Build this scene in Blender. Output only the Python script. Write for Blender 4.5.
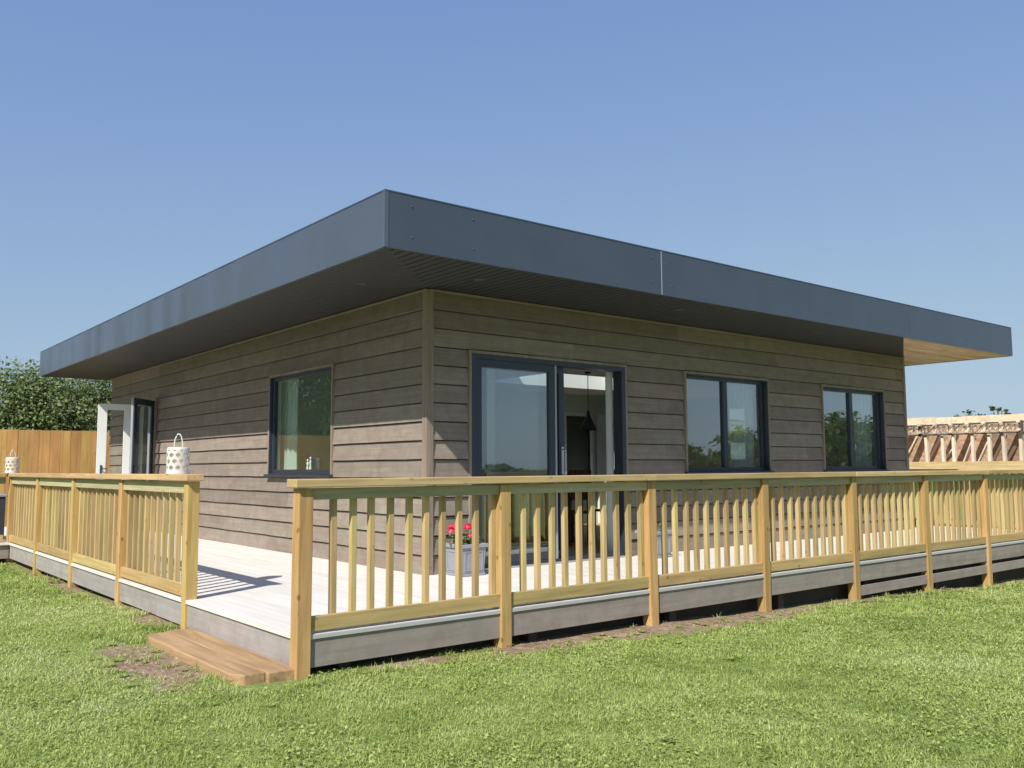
import bpy, bmesh, math, random
import numpy as np
from mathutils import Vector, Matrix
random.seed(7); rng = np.random.default_rng(7)
R = math.radians
S = bpy.context.scene
for o in list(bpy.data.objects): bpy.data.objects.remove(o)

# ------------------------------------------------------------------ camera, sky, sun, exposure
cam_d = bpy.data.cameras.new('camera'); cam = bpy.data.objects.new('camera', cam_d); S.collection.objects.link(cam)
S.camera = cam
YAW, PITCH, ROLL = 0.680916, 0.093502, -0.005389
cy_, sy_, cp_, sp_ = math.cos(YAW), math.sin(YAW), math.cos(PITCH), math.sin(PITCH)
fw = Vector((sy_*cp_, cy_*cp_, sp_)); rt = Vector((cy_, -sy_, 0)); up = rt.cross(fw)
cr, sr = math.cos(ROLL), math.sin(ROLL)
rt2 = cr*rt + sr*up; up2 = -sr*rt + cr*up
M3 = Matrix((rt2, up2, -fw)).transposed()
cam.matrix_world = Matrix.Translation((-2.65069, -5.46218, 1.07396)) @ M3.to_4x4()
cam_d.sensor_width = 36; cam_d.lens = 890.787/1024*36
cam_d.clip_start = 0.05; cam_d.clip_end = 3000
S.render.resolution_x, S.render.resolution_y = 1024, 768

SUN = Vector((-.93, -.48, 1.0)).normalized()             # direction towards the sun
SUN_EL = math.asin(SUN.z); SUN_AZ = math.atan2(SUN.x, SUN.y)   # azimuth from +Y towards +X
W = bpy.data.worlds.new('World'); S.world = W; W.use_nodes = True
nt = W.node_tree; bg = nt.nodes['Background']
sky = nt.nodes.new('ShaderNodeTexSky'); sky.sky_type = 'NISHITA'; sky.sun_disc = False
sky.sun_elevation = SUN_EL; sky.sun_rotation = SUN_AZ
sky.altitude = 0; sky.air_density = 1.0; sky.dust_density = 0.6; sky.ozone_density = 2.0
# soft shoulder on the sky's brightness, so that the horizon does not burn out
def vm(op, a, b):
    n = nt.nodes.new('ShaderNodeVectorMath'); n.operation = op
    for i, v in enumerate((a, b)):
        if isinstance(v, tuple): n.inputs[i].default_value = v
        else: nt.links.new(v, n.inputs[i])
    return n.outputs[0]
KS = .1556
sc_ = vm('MULTIPLY', sky.outputs[0], (KS, KS, KS))
den = vm('ADD', vm('MULTIPLY', sc_, (1.615, 1.24, 1.25)), (.61, .565, .22))
shd = vm('DIVIDE', vm('DIVIDE', sc_, den), (KS, KS, KS))
nt.links.new(shd, bg.inputs[0]); bg.inputs[1].default_value = 0.11
sl = bpy.data.lights.new('sun', 'SUN'); sl.energy = 4.2; sl.angle = R(.55); sl.color = (1, .95, .86)
so = bpy.data.objects.new('sun', sl); S.collection.objects.link(so)
so.rotation_euler = SUN.to_track_quat('Z', 'Y').to_euler()
S.view_settings.view_transform = 'Standard'; S.view_settings.look = 'None'
S.view_settings.exposure = 0.5; S.view_settings.gamma = 1; S.view_settings.use_curve_mapping = False
S.render.engine = 'CYCLES'
S.cycles.max_bounces = 8; S.cycles.transparent_max_bounces = 16

# ------------------------------------------------------------------ helpers
def link(o): S.collection.objects.link(o); return o
def tag(o, label=None, cat=None, group=None, kind=None):
    if label: o['label'] = label
    if cat: o['category'] = cat
    if group: o['group'] = group
    if kind: o['kind'] = kind
    return o
def thing(name, label, cat, loc=(0, 0, 0), rotz=0, group=None):
    o = link(bpy.data.objects.new(name, None)); o.location = loc; o.rotation_euler = (0, 0, rotz)
    o.empty_display_size = .1
    return tag(o, label, cat, group)
class MB:
    """collects shapes, then links them as ONE mesh object"""
    def __init__(s): s.v = []; s.f = []; s.t = []; s.cur = 0.5
    def poly(s, pts, faces):
        b = len(s.v); s.v += [tuple(p) for p in pts]
        for f in faces: s.f.append(tuple(b+i for i in f)); s.t.append(s.cur)
    def box(s, x0, x1, y0, y1, z0, z1):
        s.poly([(x0,y0,z0),(x1,y0,z0),(x1,y1,z0),(x0,y1,z0),(x0,y0,z1),(x1,y0,z1),(x1,y1,z1),(x0,y1,z1)],
               [(0,3,2,1),(4,5,6,7),(0,1,5,4),(1,2,6,5),(2,3,7,6),(3,0,4,7)])
    def prism(s, base, top):
        n = len(base); s.poly(list(base)+list(top), [tuple(range(n-1,-1,-1)), tuple(range(n,2*n))]+[(i,(i+1)%n,n+(i+1)%n,n+i) for i in range(n)])
    def bar(s, a, b, w, h=None, upv=(0,0,1)):
        a, b = Vector(a), Vector(b); d = (b-a).normalized(); h = h or w
        u = Vector(upv)
        if abs(d.dot(u)) > .95: u = Vector((1,0,0))
        r = d.cross(u).normalized(); u = r.cross(d)
        q = [r*w/2*sx+u*h/2*sz for sx, sz in ((-1,-1),(1,-1),(1,1),(-1,1))]
        s.prism([a+k for k in q], [b+k for k in q])
    def tube(s, pts, rad, n=8):
        pts = [Vector(p) for p in pts]; rad = rad if hasattr(rad, '__len__') else [rad]*len(pts)
        rings = []
        for i, p in enumerate(pts):
            d = (pts[min(i+1, len(pts)-1)]-pts[max(i-1, 0)]).normalized()
            u = Vector((0,0,1)) if abs(d.z) < .9 else Vector((1,0,0))
            r = d.cross(u).normalized(); u = r.cross(d)
            rings.append([p+(r*math.cos(2*math.pi*k/n)+u*math.sin(2*math.pi*k/n))*rad[i] for k in range(n)])
        pts2 = [q for g in rings for q in g]; fs = []
        for i in range(len(rings)-1):
            for k in range(n): fs.append((i*n+k, i*n+(k+1)%n, (i+1)*n+(k+1)%n, (i+1)*n+k))
        fs.append(tuple(range(n-1,-1,-1))); fs.append(tuple((len(rings)-1)*n+k for k in range(n)))
        s.poly(pts2, fs)
    def lathe(s, prof, c=(0,0,0), n=20):
        pts = []; fs = []
        for r, z in prof:
            for k in range(n): pts.append((c[0]+r*math.cos(2*math.pi*k/n), c[1]+r*math.sin(2*math.pi*k/n), c[2]+z))
        for i in range(len(prof)-1):
            for k in range(n): fs.append((i*n+k, i*n+(k+1)%n, (i+1)*n+(k+1)%n, (i+1)*n+k))
        fs.append(tuple(range(n-1,-1,-1))); fs.append(tuple((len(prof)-1)*n+k for k in range(n)))
        s.poly(pts, fs)
    def build(s, name, m, parent=None, bevel=0, smooth=False, at=None, off=(0,0,0)):
        me = bpy.data.meshes.new(name); o3 = Vector(off)
        me.from_pydata([tuple(Vector(v)-o3) for v in s.v], [], s.f)
        at_ = me.attributes.new('tint', 'FLOAT', 'FACE'); at_.data.foreach_set('value', s.t)
        me.materials.append(m)
        if smooth: me.polygons.foreach_set('use_smooth', [True]*len(s.f))
        o = link(bpy.data.objects.new(name, me))
        if parent: o.parent = parent
        if at: o.location = at
        if bevel:
            b = o.modifiers.new('bevel', 'BEVEL'); b.width = bevel; b.segments = 2; b.limit_method = 'ANGLE'
        return o
def dup_part(o, parent, loc):
    c = o.copy(); S.collection.objects.link(c); c.parent = parent; c.location = loc
    return c

# ------------------------------------------------------------------ materials
def newmat(name):
    m = bpy.data.materials.new(name); m.use_nodes = True; t = m.node_tree
    return m, t, t.nodes['Principled BSDF']
def N(t, typ, **kw):
    n = t.nodes.new(typ)
    for k, v in kw.items():
        if k in n.inputs.keys() if hasattr(n.inputs, 'keys') else False: n.inputs[k].default_value = v
        else: setattr(n, k, v)
    return n
def ramp(t, fac, stops):
    r = t.nodes.new('ShaderNodeValToRGB'); e = r.color_ramp.elements
    while len(e) < len(stops): e.new(.5)
    for i, (p, c) in enumerate(stops): e[i].position = p; e[i].color = (*c, 1)
    t.links.new(fac, r.inputs[0]); return r.outputs[0]
def mix(t, fac, a, b, mode='MIX'):
    n = t.nodes.new('ShaderNodeMix'); n.data_type = 'RGBA'; n.blend_type = mode
    for s, v in ((n.inputs[0], fac), (n.inputs[6], a), (n.inputs[7], b)):
        if isinstance(v, (int, float)): s.default_value = v
        elif isinstance(v, tuple): s.default_value = (*v, 1) if len(v) == 3 else v
        else: t.links.new(v, s)
    return n.outputs[2]
def mth(t, op, a, b=None, c=None):
    n = t.nodes.new('ShaderNodeMath'); n.operation = op
    for i, v in enumerate((a, b, c)):
        if v is None: continue
        if isinstance(v, (int, float)): n.inputs[i].default_value = v
        else: t.links.new(v, n.inputs[i])
    return n.outputs[0]
def coords(t, scale=(1,1,1), rand=True, src='Object'):
    tc = t.nodes.new('ShaderNodeTexCoord'); mp = t.nodes.new('ShaderNodeMapping'); mp.inputs['Scale'].default_value = scale
    t.links.new(tc.outputs[src], mp.inputs['Vector'])
    if rand:
        oi = t.nodes.new('ShaderNodeObjectInfo'); m = mth(t, 'MULTIPLY', oi.outputs['Random'], 37.0)
        cb = t.nodes.new('ShaderNodeCombineXYZ')
        for i in range(3): t.links.new(m, cb.inputs[i])
        t.links.new(cb.outputs[0], mp.inputs['Location'])
    return mp.outputs[0]
def noise(t, vec, scale, detail=4, rough=.55, dist=0):
    n = t.nodes.new('ShaderNodeTexNoise'); n.inputs['Scale'].default_value = scale; n.inputs['Detail'].default_value = detail
    n.inputs['Roughness'].default_value = rough; n.inputs['Distortion'].default_value = dist
    t.links.new(vec, n.inputs['Vector']); return n.outputs['Fac']
def bump(t, p, h, strength=.3, dist=.01):
    b = t.nodes.new('ShaderNodeBump'); b.inputs['Strength'].default_value = strength; b.inputs['Distance'].default_value = dist
    t.links.new(h, b.inputs['Height']); t.links.new(b.outputs[0], p.inputs['Normal'])
def ax_scale(ax, along, across): return tuple(along if i == ax else across for i in range(3))
def wood(name, ax, c_lo, c_mid, c_hi, knots=.5, rough=.75, rnd=.18, along=1.2, across=26, tint=False, bumpk=.25, stain=None, iso=0):
    m, t, p = newmat(name)
    v = coords(t, ax_scale(ax, along, across), True)
    g = noise(t, v, 1.0, 5, .6, .6)
    col = ramp(t, g, [(.3, c_lo), (.5, c_mid), (.72, c_hi)])
    v2 = coords(t, ax_scale(ax, 2.2, 6), True)
    blot = noise(t, v2, 1.0, 3, .5)
    col = mix(t, mth(t, 'MULTIPLY', ramp(t, blot, [(.45, (0,0,0)), (.75, (1,1,1))]), .45), col, tuple(x*.62 for x in c_mid) if not stain else stain)
    if iso:
        vi = coords(t, (1,1,1), False); ni = noise(t, vi, 6.0, 5, .65)
        col = mix(t, mth(t, 'MULTIPLY', ramp(t, ni, [(.42, (0,0,0)), (.62, (1,1,1))]), iso), col, tuple(x*.70 for x in c_mid))
        nj = noise(t, vi, 2.3, 3, .5)
        col = mix(t, mth(t, 'MULTIPLY', ramp(t, nj, [(.48, (0,0,0)), (.66, (1,1,1))]), iso), col, (c_mid[0]*.92, c_mid[1]*.98, c_mid[2]*1.02))
    if knots:
        vk = coords(t, ax_scale(ax, 7.0, 11), True)
        vo = t.nodes.new('ShaderNodeTexVoronoi'); vo.inputs['Scale'].default_value = 1.0; t.links.new(vk, vo.inputs['Vector'])
        k = ramp(t, vo.outputs['Distance'], [(.07, (1,1,1)), (.19, (0,0,0))])
        sx = t.nodes.new('ShaderNodeSeparateColor'); t.links.new(vo.outputs['Color'], sx.inputs[0])
        k = mth(t, 'MULTIPLY', k, mth(t, 'GREATER_THAN', sx.outputs[0], .62))
        col = mix(t, mth(t, 'MULTIPLY', k, knots), col, tuple(x*.32 for x in c_lo))
    oi = t.nodes.new('ShaderNodeObjectInfo')
    fac = oi.outputs['Random']
    if tint:
        a = t.nodes.new('ShaderNodeAttribute'); a.attribute_name = 'tint'; fac = a.outputs['Fac']
    hv = t.nodes.new('ShaderNodeHueSaturation'); t.links.new(col, hv.inputs['Color'])
    t.links.new(mth(t, 'MULTIPLY_ADD', fac, 2*rnd, 1-rnd), hv.inputs['Value'])
    t.links.new(mth(t, 'MULTIPLY_ADD', mth(t, 'FRACT', mth(t, 'MULTIPLY', fac, 7.3)), .022, .481), hv.inputs['Hue'])
    t.links.new(hv.outputs[0], p.inputs['Base Color']); p.inputs['Roughness'].default_value = rough
    p.inputs['Specular IOR Level'].default_value = .25
    bump(t, p, g, bumpk, .004)
    return m
def plain(name, col, rough=.6, metal=0, spec=.5, nscale=0, namp=.1, bumpk=0):
    m, t, p = newmat(name); p.inputs['Roughness'].default_value = rough; p.inputs['Metallic'].default_value = metal
    p.inputs['Specular IOR Level'].default_value = spec
    if nscale:
        v = coords(t, (1,1,1), True); n = noise(t, v, nscale, 5)
        c = mix(t, n, tuple(x*(1-namp) for x in col), tuple(min(1, x*(1+namp)) for x in col)); t.links.new(c, p.inputs['Base Color'])
        if bumpk: bump(t, p, n, bumpk, .005)
    else: p.inputs['Base Color'].default_value = (*col, 1)
    return m
PINE = dict(c_lo=(.34,.235,.085), c_mid=(.47,.345,.135), c_hi=(.58,.455,.20))
PINEG = dict(c_lo=(.34,.255,.105), c_mid=(.47,.36,.155), c_hi=(.56,.45,.215))
M_post = wood('pine_post', 2, (.36,.235,.082), (.48,.335,.122), (.58,.43,.175), knots=.7, rnd=.15)
M_rail = wood('pine_rail', 0, (.33,.235,.095), (.46,.34,.14), (.55,.43,.195), knots=.6, stain=(.34,.29,.135))
M_rail_shade = wood('shade_toned_rail', 0, (.33,.29,.17), (.42,.375,.225), (.50,.45,.28), knots=.5, stain=(.32,.32,.19))  # top rail: its greenish shaded tone is put into the colour
M_cap = wood('pine_cap', 0, (.38,.27,.125), (.49,.365,.17), (.58,.455,.23), knots=.4)
M_bal = wood('pine_baluster', 2, **PINEG, knots=.45, rnd=.2)
CL = dict(c_lo=(.215,.180,.143), c_mid=(.262,.222,.179), c_hi=(.305,.263,.215))
M_clad_x = wood('stained_cladding_x', 0, **CL, knots=.2, tint=True, along=.8, across=30, rnd=.14, rough=.7, stain=(.20,.145,.11), iso=.55)
M_clad_y = wood('stained_cladding_y', 1, **CL, knots=.2, tint=True, along=.8, across=30, rnd=.14, rough=.7, stain=(.20,.145,.11), iso=.55)
M_trimz = wood('stained_trim', 2, (.19,.157,.112), (.25,.212,.155), (.305,.262,.195), knots=.3, rnd=.06)
M_lit_strip = wood('lit_line_timber', 0, (.19,.155,.11), (.24,.20,.145), (.29,.245,.18), knots=0)
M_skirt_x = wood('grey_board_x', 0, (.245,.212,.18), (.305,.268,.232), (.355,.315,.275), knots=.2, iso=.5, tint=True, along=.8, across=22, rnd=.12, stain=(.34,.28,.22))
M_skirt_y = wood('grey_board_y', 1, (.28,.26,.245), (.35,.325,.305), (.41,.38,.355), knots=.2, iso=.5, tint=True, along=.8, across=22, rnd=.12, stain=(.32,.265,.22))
M_step = wood('step_timber', 1, (.26,.16,.08), (.36,.235,.125), (.44,.305,.17), knots=.3, rough=.85)
M_fence = wood('fence_board', 2, (.43,.26,.085), (.54,.335,.11), (.62,.41,.15), knots=.4, tint=True, rnd=.09)
M_raw = wood('raw_timber', 2, (.58,.47,.34), (.70,.60,.46), (.80,.71,.57), knots=.3)
M_rawx = wood('raw_timber_beam', 1, (.44,.33,.15), (.56,.43,.21), (.64,.51,.28), knots=.3)
M_osb = wood('sheathing_board', 1, (.46,.35,.23), (.62,.50,.36), (.72,.60,.45), knots=0, along=9, across=14, tint=True, rnd=.15)
M_soffit_wood = wood('soffit_timber', 0, (.48,.33,.20), (.68,.50,.34), (.80,.63,.46), knots=.8, tint=True, along=1.5, rnd=.16)

def deck_mat():
    m, t, p = newmat('pale_deck_boards')
    v = coords(t, (14, .6, 14), False); g = noise(t, v, 1, 5)
    a = t.nodes.new('ShaderNodeAttribute'); a.attribute_name = 'tint'
    c = ramp(t, g, [(.3, (.66,.63,.59)), (.7, (.80,.775,.74))])
    h = t.nodes.new('ShaderNodeHueSaturation'); t.links.new(c, h.inputs['Color'])
    t.links.new(mth(t, 'MULTIPLY_ADD', a.outputs['Fac'], .05, .965), h.inputs['Value'])
    big = noise(t, coords(t, (1,1,1), False), 1.6, 4)
    c2 = mix(t, mth(t, 'MULTIPLY', ramp(t, big, [(.5,(0,0,0)),(.8,(1,1,1))]), .35), h.outputs[0], (.60,.56,.49))
    t.links.new(c2, p.inputs['Base Color']); p.inputs['Roughness'].default_value = .6; bump(t, p, g, .15, .002)
    return m
M_deck = deck_mat()
def fascia_mat(name, wav, g=1.0):
    m, t, p = newmat(name)
    v = coords(t, (1,1,1), False)
    n1 = noise(t, v, 2.2, 4); n2 = noise(t, v, 60, 3)
    c = mix(t, n1, tuple(q*g for q in (.066,.082,.108)), tuple(q*g for q in (.088,.106,.135))); c = mix(t, mth(t,'MULTIPLY',ramp(t, n2, [(.55,(0,0,0)),(.8,(1,1,1))]),.25), c, (.12,.13,.145))
    t.links.new(c, p.inputs['Base Color']); p.inputs['Roughness'].default_value = .34
    p.inputs['Metallic'].default_value = .4
    v2 = coords(t, (1.5, 1.5, .15), False); n3 = noise(t, v2, 1.0, 0, .4, .2)
    bump(t, p, n3, wav, .05 if wav < .5 else .22)
    return m
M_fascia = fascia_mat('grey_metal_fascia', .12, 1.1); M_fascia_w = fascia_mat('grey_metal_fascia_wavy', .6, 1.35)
M_soffit = plain('dark_soffit', (.031,.032,.034), .6, nscale=12, namp=.2)
M_frame = plain('anthracite_frame', (.028,.036,.052), .38, nscale=40, namp=.12)
M_frame_edge = plain('light_grey_edge', (.30,.32,.36), .4)
M_white = plain('white_paint', (.78,.78,.77), .45, nscale=9, namp=.03)
M_wall_in = plain('interior_paint', (.62,.66,.60), .8, nscale=3, namp=.03)
M_ceil = plain('ceiling_paint', (.82,.84,.80), .85, nscale=3, namp=.02)
M_floor_in = wood('interior_floor', 0, (.34,.26,.18), (.44,.34,.25), (.52,.42,.32), knots=0)
M_black = plain('black_metal', (.018,.018,.02), .35, nscale=20, namp=.2)
M_steel = plain('brushed_steel', (.55,.56,.58), .3, metal=1, nscale=60, namp=.1)
M_dark_timber = wood('dark_brown_timber', 2, (.07,.035,.02), (.13,.065,.035), (.18,.095,.055), knots=.2)
M_lead = plain('lead_grey_planter', (.27,.285,.32), .6, nscale=14, namp=.18, bumpk=.2)
M_scaf = plain('scaffold_steel', (.10,.075,.06), .5, nscale=15, namp=.25)
M_paper = plain('white_paper', (.85,.85,.82), .8, nscale=8, namp=.02)
M_yellow = plain('yellow_print', (.70,.66,.35), .8, nscale=20, namp=.2)
M_dark = plain('charcoal_box', (.04,.045,.055), .5, nscale=10, namp=.2)
M_membrane = plain('roof_membrane', (.12,.12,.125), .8, nscale=4, namp=.15)
M_stem = plain('green_stem', (.07,.13,.03), .6)

def leaf_mat(name, c0, c1, c2, trans=.35):
    m, t, p = newmat(name)
    a = t.nodes.new('ShaderNodeAttribute'); a.attribute_name = 'tint'
    col = ramp(t, a.outputs['Fac'], [(0, c0), (.5, c1), (1, c2)])
    t.links.new(col, p.inputs['Base Color']); p.inputs['Roughness'].default_value = .5; p.inputs['Specular IOR Level'].default_value = .3
    tr = t.nodes.new('ShaderNodeBsdfTranslucent'); t.links.new(mix(t, .5, col, (.22,.30,.04)), tr.inputs[0])
    mx = t.nodes.new('ShaderNodeMixShader'); mx.inputs[0].default_value = trans
    t.links.new(p.outputs[0], mx.inputs[1]); t.links.new(tr.outputs[0], mx.inputs[2])
    t.links.new(mx.outputs[0], t.nodes['Material Output'].inputs[0])
    return m
M_leaf = leaf_mat('hedge_leaf', (.06,.095,.03), (.19,.25,.09), (.42,.46,.24))
M_leaf2 = leaf_mat('far_leaf', (.035,.06,.018), (.07,.11,.032), (.12,.165,.055))
M_petal = leaf_mat('red_petal', (.66,.02,.085), (.82,.05,.14), (.90,.16,.26), .25)
M_bark = plain('bark', (.10,.075,.055), .9, nscale=14, namp=.4, bumpk=.6)
def glass_mat(name, tintc=(.92,.965,.95), k=3.1):
    m, t, p = newmat(name); t.nodes.remove(p)
    f = t.nodes.new('ShaderNodeFresnel'); gn = t.nodes.new('ShaderNodeNewGeometry')
    t.links.new(mth(t, 'MULTIPLY_ADD', gn.outputs['Backfacing'], 1/1.5-1.5, 1.5), f.inputs[0])   # no total reflection inside the thin pane
    fac = mth(t, 'MINIMUM', mth(t, 'MULTIPLY', f.outputs[0], k), 1.0)
    tr = t.nodes.new('ShaderNodeBsdfTransparent'); tr.inputs[0].default_value = (*tintc, 1)
    gl = t.nodes.new('ShaderNodeBsdfGlossy'); gl.inputs['Roughness'].default_value = .0; gl.inputs[0].default_value = (.92,.95,.96,1)
    v = coords(t, (1,1,1), False); n = noise(t, v, 1.3, 2)
    b = t.nodes.new('ShaderNodeBump'); b.inputs['Strength'].default_value = .05; b.inputs['Distance'].default_value = .02
    t.links.new(n, b.inputs['Height']); t.links.new(b.outputs[0], gl.inputs['Normal'])
    mx = t.nodes.new('ShaderNodeMixShader'); t.links.new(fac, mx.inputs[0]); t.links.new(tr.outputs[0], mx.inputs[1]); t.links.new(gl.outputs[0], mx.inputs[2])
    t.links.new(mx.outputs[0], t.nodes['Material Output'].inputs[0])
    return m
M_glass = glass_mat('double_glazing')
M_glass_low = glass_mat('low_reflection_glazing', (.90,.955,.935), .85)  # reflection weakened here so the mirrored fence stays dim
M_glass1 = glass_mat('thin_glazing', (.96,.975,.97), 1.0)
def curtain_mat():
    m, t, p = newmat('voile_curtain'); p.inputs['Base Color'].default_value = (.82,.88,.84,1); p.inputs['Roughness'].default_value = .9
    tr = t.nodes.new('ShaderNodeBsdfTranslucent'); tr.inputs[0].default_value = (.82,.88,.84,1)
    mx = t.nodes.new('ShaderNodeMixShader'); mx.inputs[0].default_value = .5
    t.links.new(p.outputs[0], mx.inputs[1]); t.links.new(tr.outputs[0], mx.inputs[2]); t.links.new(mx.outputs[0], t.nodes['Material Output'].inputs[0])
    return m
M_curtain = curtain_mat()

# ------------------------------------------------------------------ ground
def vnoise(x, y, sc, seed=0):
    """value noise on numpy arrays"""
    r = np.random.default_rng(seed); G = r.random((256, 256)); x = np.asarray(x)*sc+1000; y = np.asarray(y)*sc+1000
    xi = np.floor(x).astype(int); yi = np.floor(y).astype(int); fx = x-xi; fy = y-yi
    fx = fx*fx*(3-2*fx); fy = fy*fy*(3-2*fy)
    g = lambda a, b: G[a % 256, b % 256]
    return (g(xi,yi)*(1-fx)+g(xi+1,yi)*fx)*(1-fy)+(g(xi,yi+1)*(1-fx)+g(xi+1,yi+1)*fx)*fy
def gz(x, y):
    x = np.asarray(x, float); y = np.asarray(y, float)
    z = np.interp(x, [-6,1.7,3.3,5,6.6,8.3,9.9,14,30], [-.275,-.275,-.32,-.36,-.415,-.475,-.55,-.64,-.72])
    z = z + np.where(x < .5, np.interp(y, [-2,1.5,2.2,5,9.5,14], [0,.01,.04,.0,-.035,-.04]), 0)*np.clip((.5-x)*2, 0, 1)
    z = z + (vnoise(x,y,.9,1)-.5)*.03 + (vnoise(x,y,3.1,2)-.5)*.016
    return z
def soil(x, y):
    x = np.asarray(x, float); y = np.asarray(y, float)
    n = (vnoise(x,y,2.3,5)-.5)*.5+(vnoise(x,y,6.1,6)-.5)*.42+(vnoise(x,y,17,8)-.5)*.25
    a = .72-np.sqrt(((x+.60)/.50)**2+((y-.95)/.95)**2)
    b = np.minimum(.55-np.abs(y+.10)/.36*.55, np.minimum((x-1.15)*.9, (5.6-x)*.6))
    b2 = np.minimum(.36-np.abs(y+.05)/.16*.36, np.minimum((x-.4)*2, (16-x)*2))
    c = np.minimum(.25-np.abs(x+.08)/.2*.25, np.minimum((y-1.7)*1.5, (4.5-y)*.5))
    c2 = np.minimum(.3-np.abs(x+.06)/.13*.3, np.minimum((y-1.7)*2, (10-y)*2))
    m = np.maximum.reduce([a, b, b2, c, c2])
    return np.clip((m+n*.75)*3.2+.05, 0, 1)
xs = np.unique(np.round(np.concatenate([[-900,-500,-250,-140,-90,-60,-40,-30,-22,-16,-12], np.arange(-9,-3,.3), np.arange(-3,6,.07), np.arange(6,16,.2), np.arange(16,30,1), [34,40,50,65,90,140,250,500,900]]),3))
ys = np.unique(np.round(np.concatenate([[-900,-500,-250,-140,-90,-60,-40,-30,-22,-16,-12,-9], np.arange(-7,-1.5,.25), np.arange(-1.5,3,.07), np.arange(3,12,.2), np.arange(12,20,.6), [22,26,30,40,60,90,140,250,500,900]]),3))
X, Y = np.meshgrid(xs, ys, indexing='xy'); Z = gz(X, Y); SO = soil(X, Y)
nx, ny = len(xs), len(ys)
idx = np.arange(nx*ny).reshape(ny, nx)
F = np.stack([idx[:-1,:-1], idx[:-1,1:], idx[1:,1:], idx[1:,:-1]], -1).reshape(-1,4)
def fast_mesh(name, V, F, mat, attr=None, dom='POINT', smooth=False):
    me = bpy.data.meshes.new(name); n = F.shape[1]
    me.vertices.add(len(V)); me.vertices.foreach_set('co', np.asarray(V, np.float32).ravel())
    me.loops.add(F.size); me.loops.foreach_set('vertex_index', F.astype(np.int32).ravel())
    me.polygons.add(len(F)); me.polygons.foreach_set('loop_start', np.arange(0, F.size, n, dtype=np.int32))
    if smooth: me.polygons.foreach_set('use_smooth', np.ones(len(F), bool))
    for k, v in (attr or {}).items():
        a = me.attributes.new(k, 'FLOAT', dom); a.data.foreach_set('value', np.asarray(v, np.float32))
    me.update(calc_edges=True); me.materials.append(mat)
    return me
def ground_mat():
    m, t, p = newmat('lawn_ground')
    g = t.nodes.new('ShaderNodeNewGeometry'); v = g.outputs['Position']
    a = t.nodes.new('ShaderNodeAttribute'); a.attribute_name = 'soil'
    n1 = noise(t, v, 34, 5, .7); n2 = noise(t, v, .8, 4); n3 = noise(t, v, 9, 6, .7)
    grass = ramp(t, n1, [(.25,(.10,.145,.036)), (.5,(.22,.29,.075)), (.75,(.34,.40,.13))])
    grass = mix(t, ramp(t, n2, [(.45,(0,0,0)),(.7,(.5,.5,.5))]), grass, (.20,.22,.085))
    dirt = ramp(t, n3, [(.3,(.17,.115,.072)), (.5,(.30,.215,.145)), (.7,(.44,.34,.245))])
    t.links.new(mix(t, a.outputs['Fac'], grass, dirt), p.inputs['Base Color']); p.inputs['Roughness'].default_value = .95
    p.inputs['Specular IOR Level'].default_value = .1
    bump(t, p, n3, .9, .05)
    return m
lawn = link(bpy.data.objects.new('lawn_ground', fast_mesh('lawn_ground', np.stack([X,Y,Z],-1).reshape(-1,3), F, ground_mat(), {'soil': SO.ravel()}, smooth=True)))
tag(lawn, kind='structure')

# ------------------------------------------------------------------ deck
XR = 13.36            # right end of the deck
XW, YW = 2.387, 2.137 # wall planes (front-left corner of the lodge)
XWR, YWE = 12.192, 13.74
deck = thing('deck', 'raised deck of pale boards wrapping round two sides of the lodge, with a grey skirt', 'deck', (0,0,-.28))
O = (0,0,-.28)
mb = MB(); pitch = .146; x = -.045
while x < XR:
    x1 = min(x+pitch-.004, XR); mb.cur = random.random()
    y1 = YW+.02 if x > XW+.02 and x1 < XWR else 14.0
    if x > XWR-.1: y1 = 6.0
    mb.box(x, x1, -.03+random.uniform(-.002,.002), y1, -.028, random.uniform(-.0012,.0))
    x += pitch
x = -.045-pitch
while x > -6:
    mb.cur = random.random(); mb.box(x, x+pitch-.004, 9.62, 14.0, -.028, random.uniform(-.0012,0)); x -= pitch
mb.build('deck_board', M_deck, deck, off=O)
mb = MB(); mb.box(-.045, 6.6, -.039, -.0305, -.033, -.003); mb.box(6.604, XR, -.039, -.0305, -.033, -.003); mb.build('nosing', plain('nosing_strip', (.44,.44,.42), .6, nscale=6, namp=.08), deck, off=O, bevel=.003)
def skirt_x(x0, x1, z0, z1, y=-.027, t=.022):
    mb = MB(); x = x0
    while x < x1:
        xe = min(x+random.uniform(2.8,4.2), x1); mb.cur = random.random()
        d = random.uniform(-.004,.004); mb.box(x, xe-.003, y, y+t, z0+d, z1); x = xe
    return mb.build('skirt_board', M_skirt_x, deck, off=O, bevel=.002)
def skirt_y(y0, y1, z0, z1, x=-.028, t=.022):
    mb = MB(); y = y0
    while y < y1:
        ye = min(y+random.uniform(2.8,4.2), y1); mb.cur = random.random()
        d = random.uniform(-.004,.004); mb.box(x, x+t, y, ye-.003, z0+d, z1); y = ye
    return mb.build('skirt_board', M_skirt_y, deck, off=O, bevel=.002)
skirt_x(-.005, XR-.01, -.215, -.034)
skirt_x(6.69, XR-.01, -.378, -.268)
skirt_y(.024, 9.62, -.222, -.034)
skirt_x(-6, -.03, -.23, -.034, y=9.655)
mb = MB()
mb.box(.02, XR-.02, .16, .20, -.62, -.03); mb.box(.06, .10, .25, 9.6, -.32, -.03)
for x in np.arange(.3, XR, 1.67): mb.box(x, x+.09, .05, .14, -.75, -.03)
mb.build('joist', plain('under_deck_timber', (.06,.05,.042), .9, nscale=8, namp=.3), deck, off=O)

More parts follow.
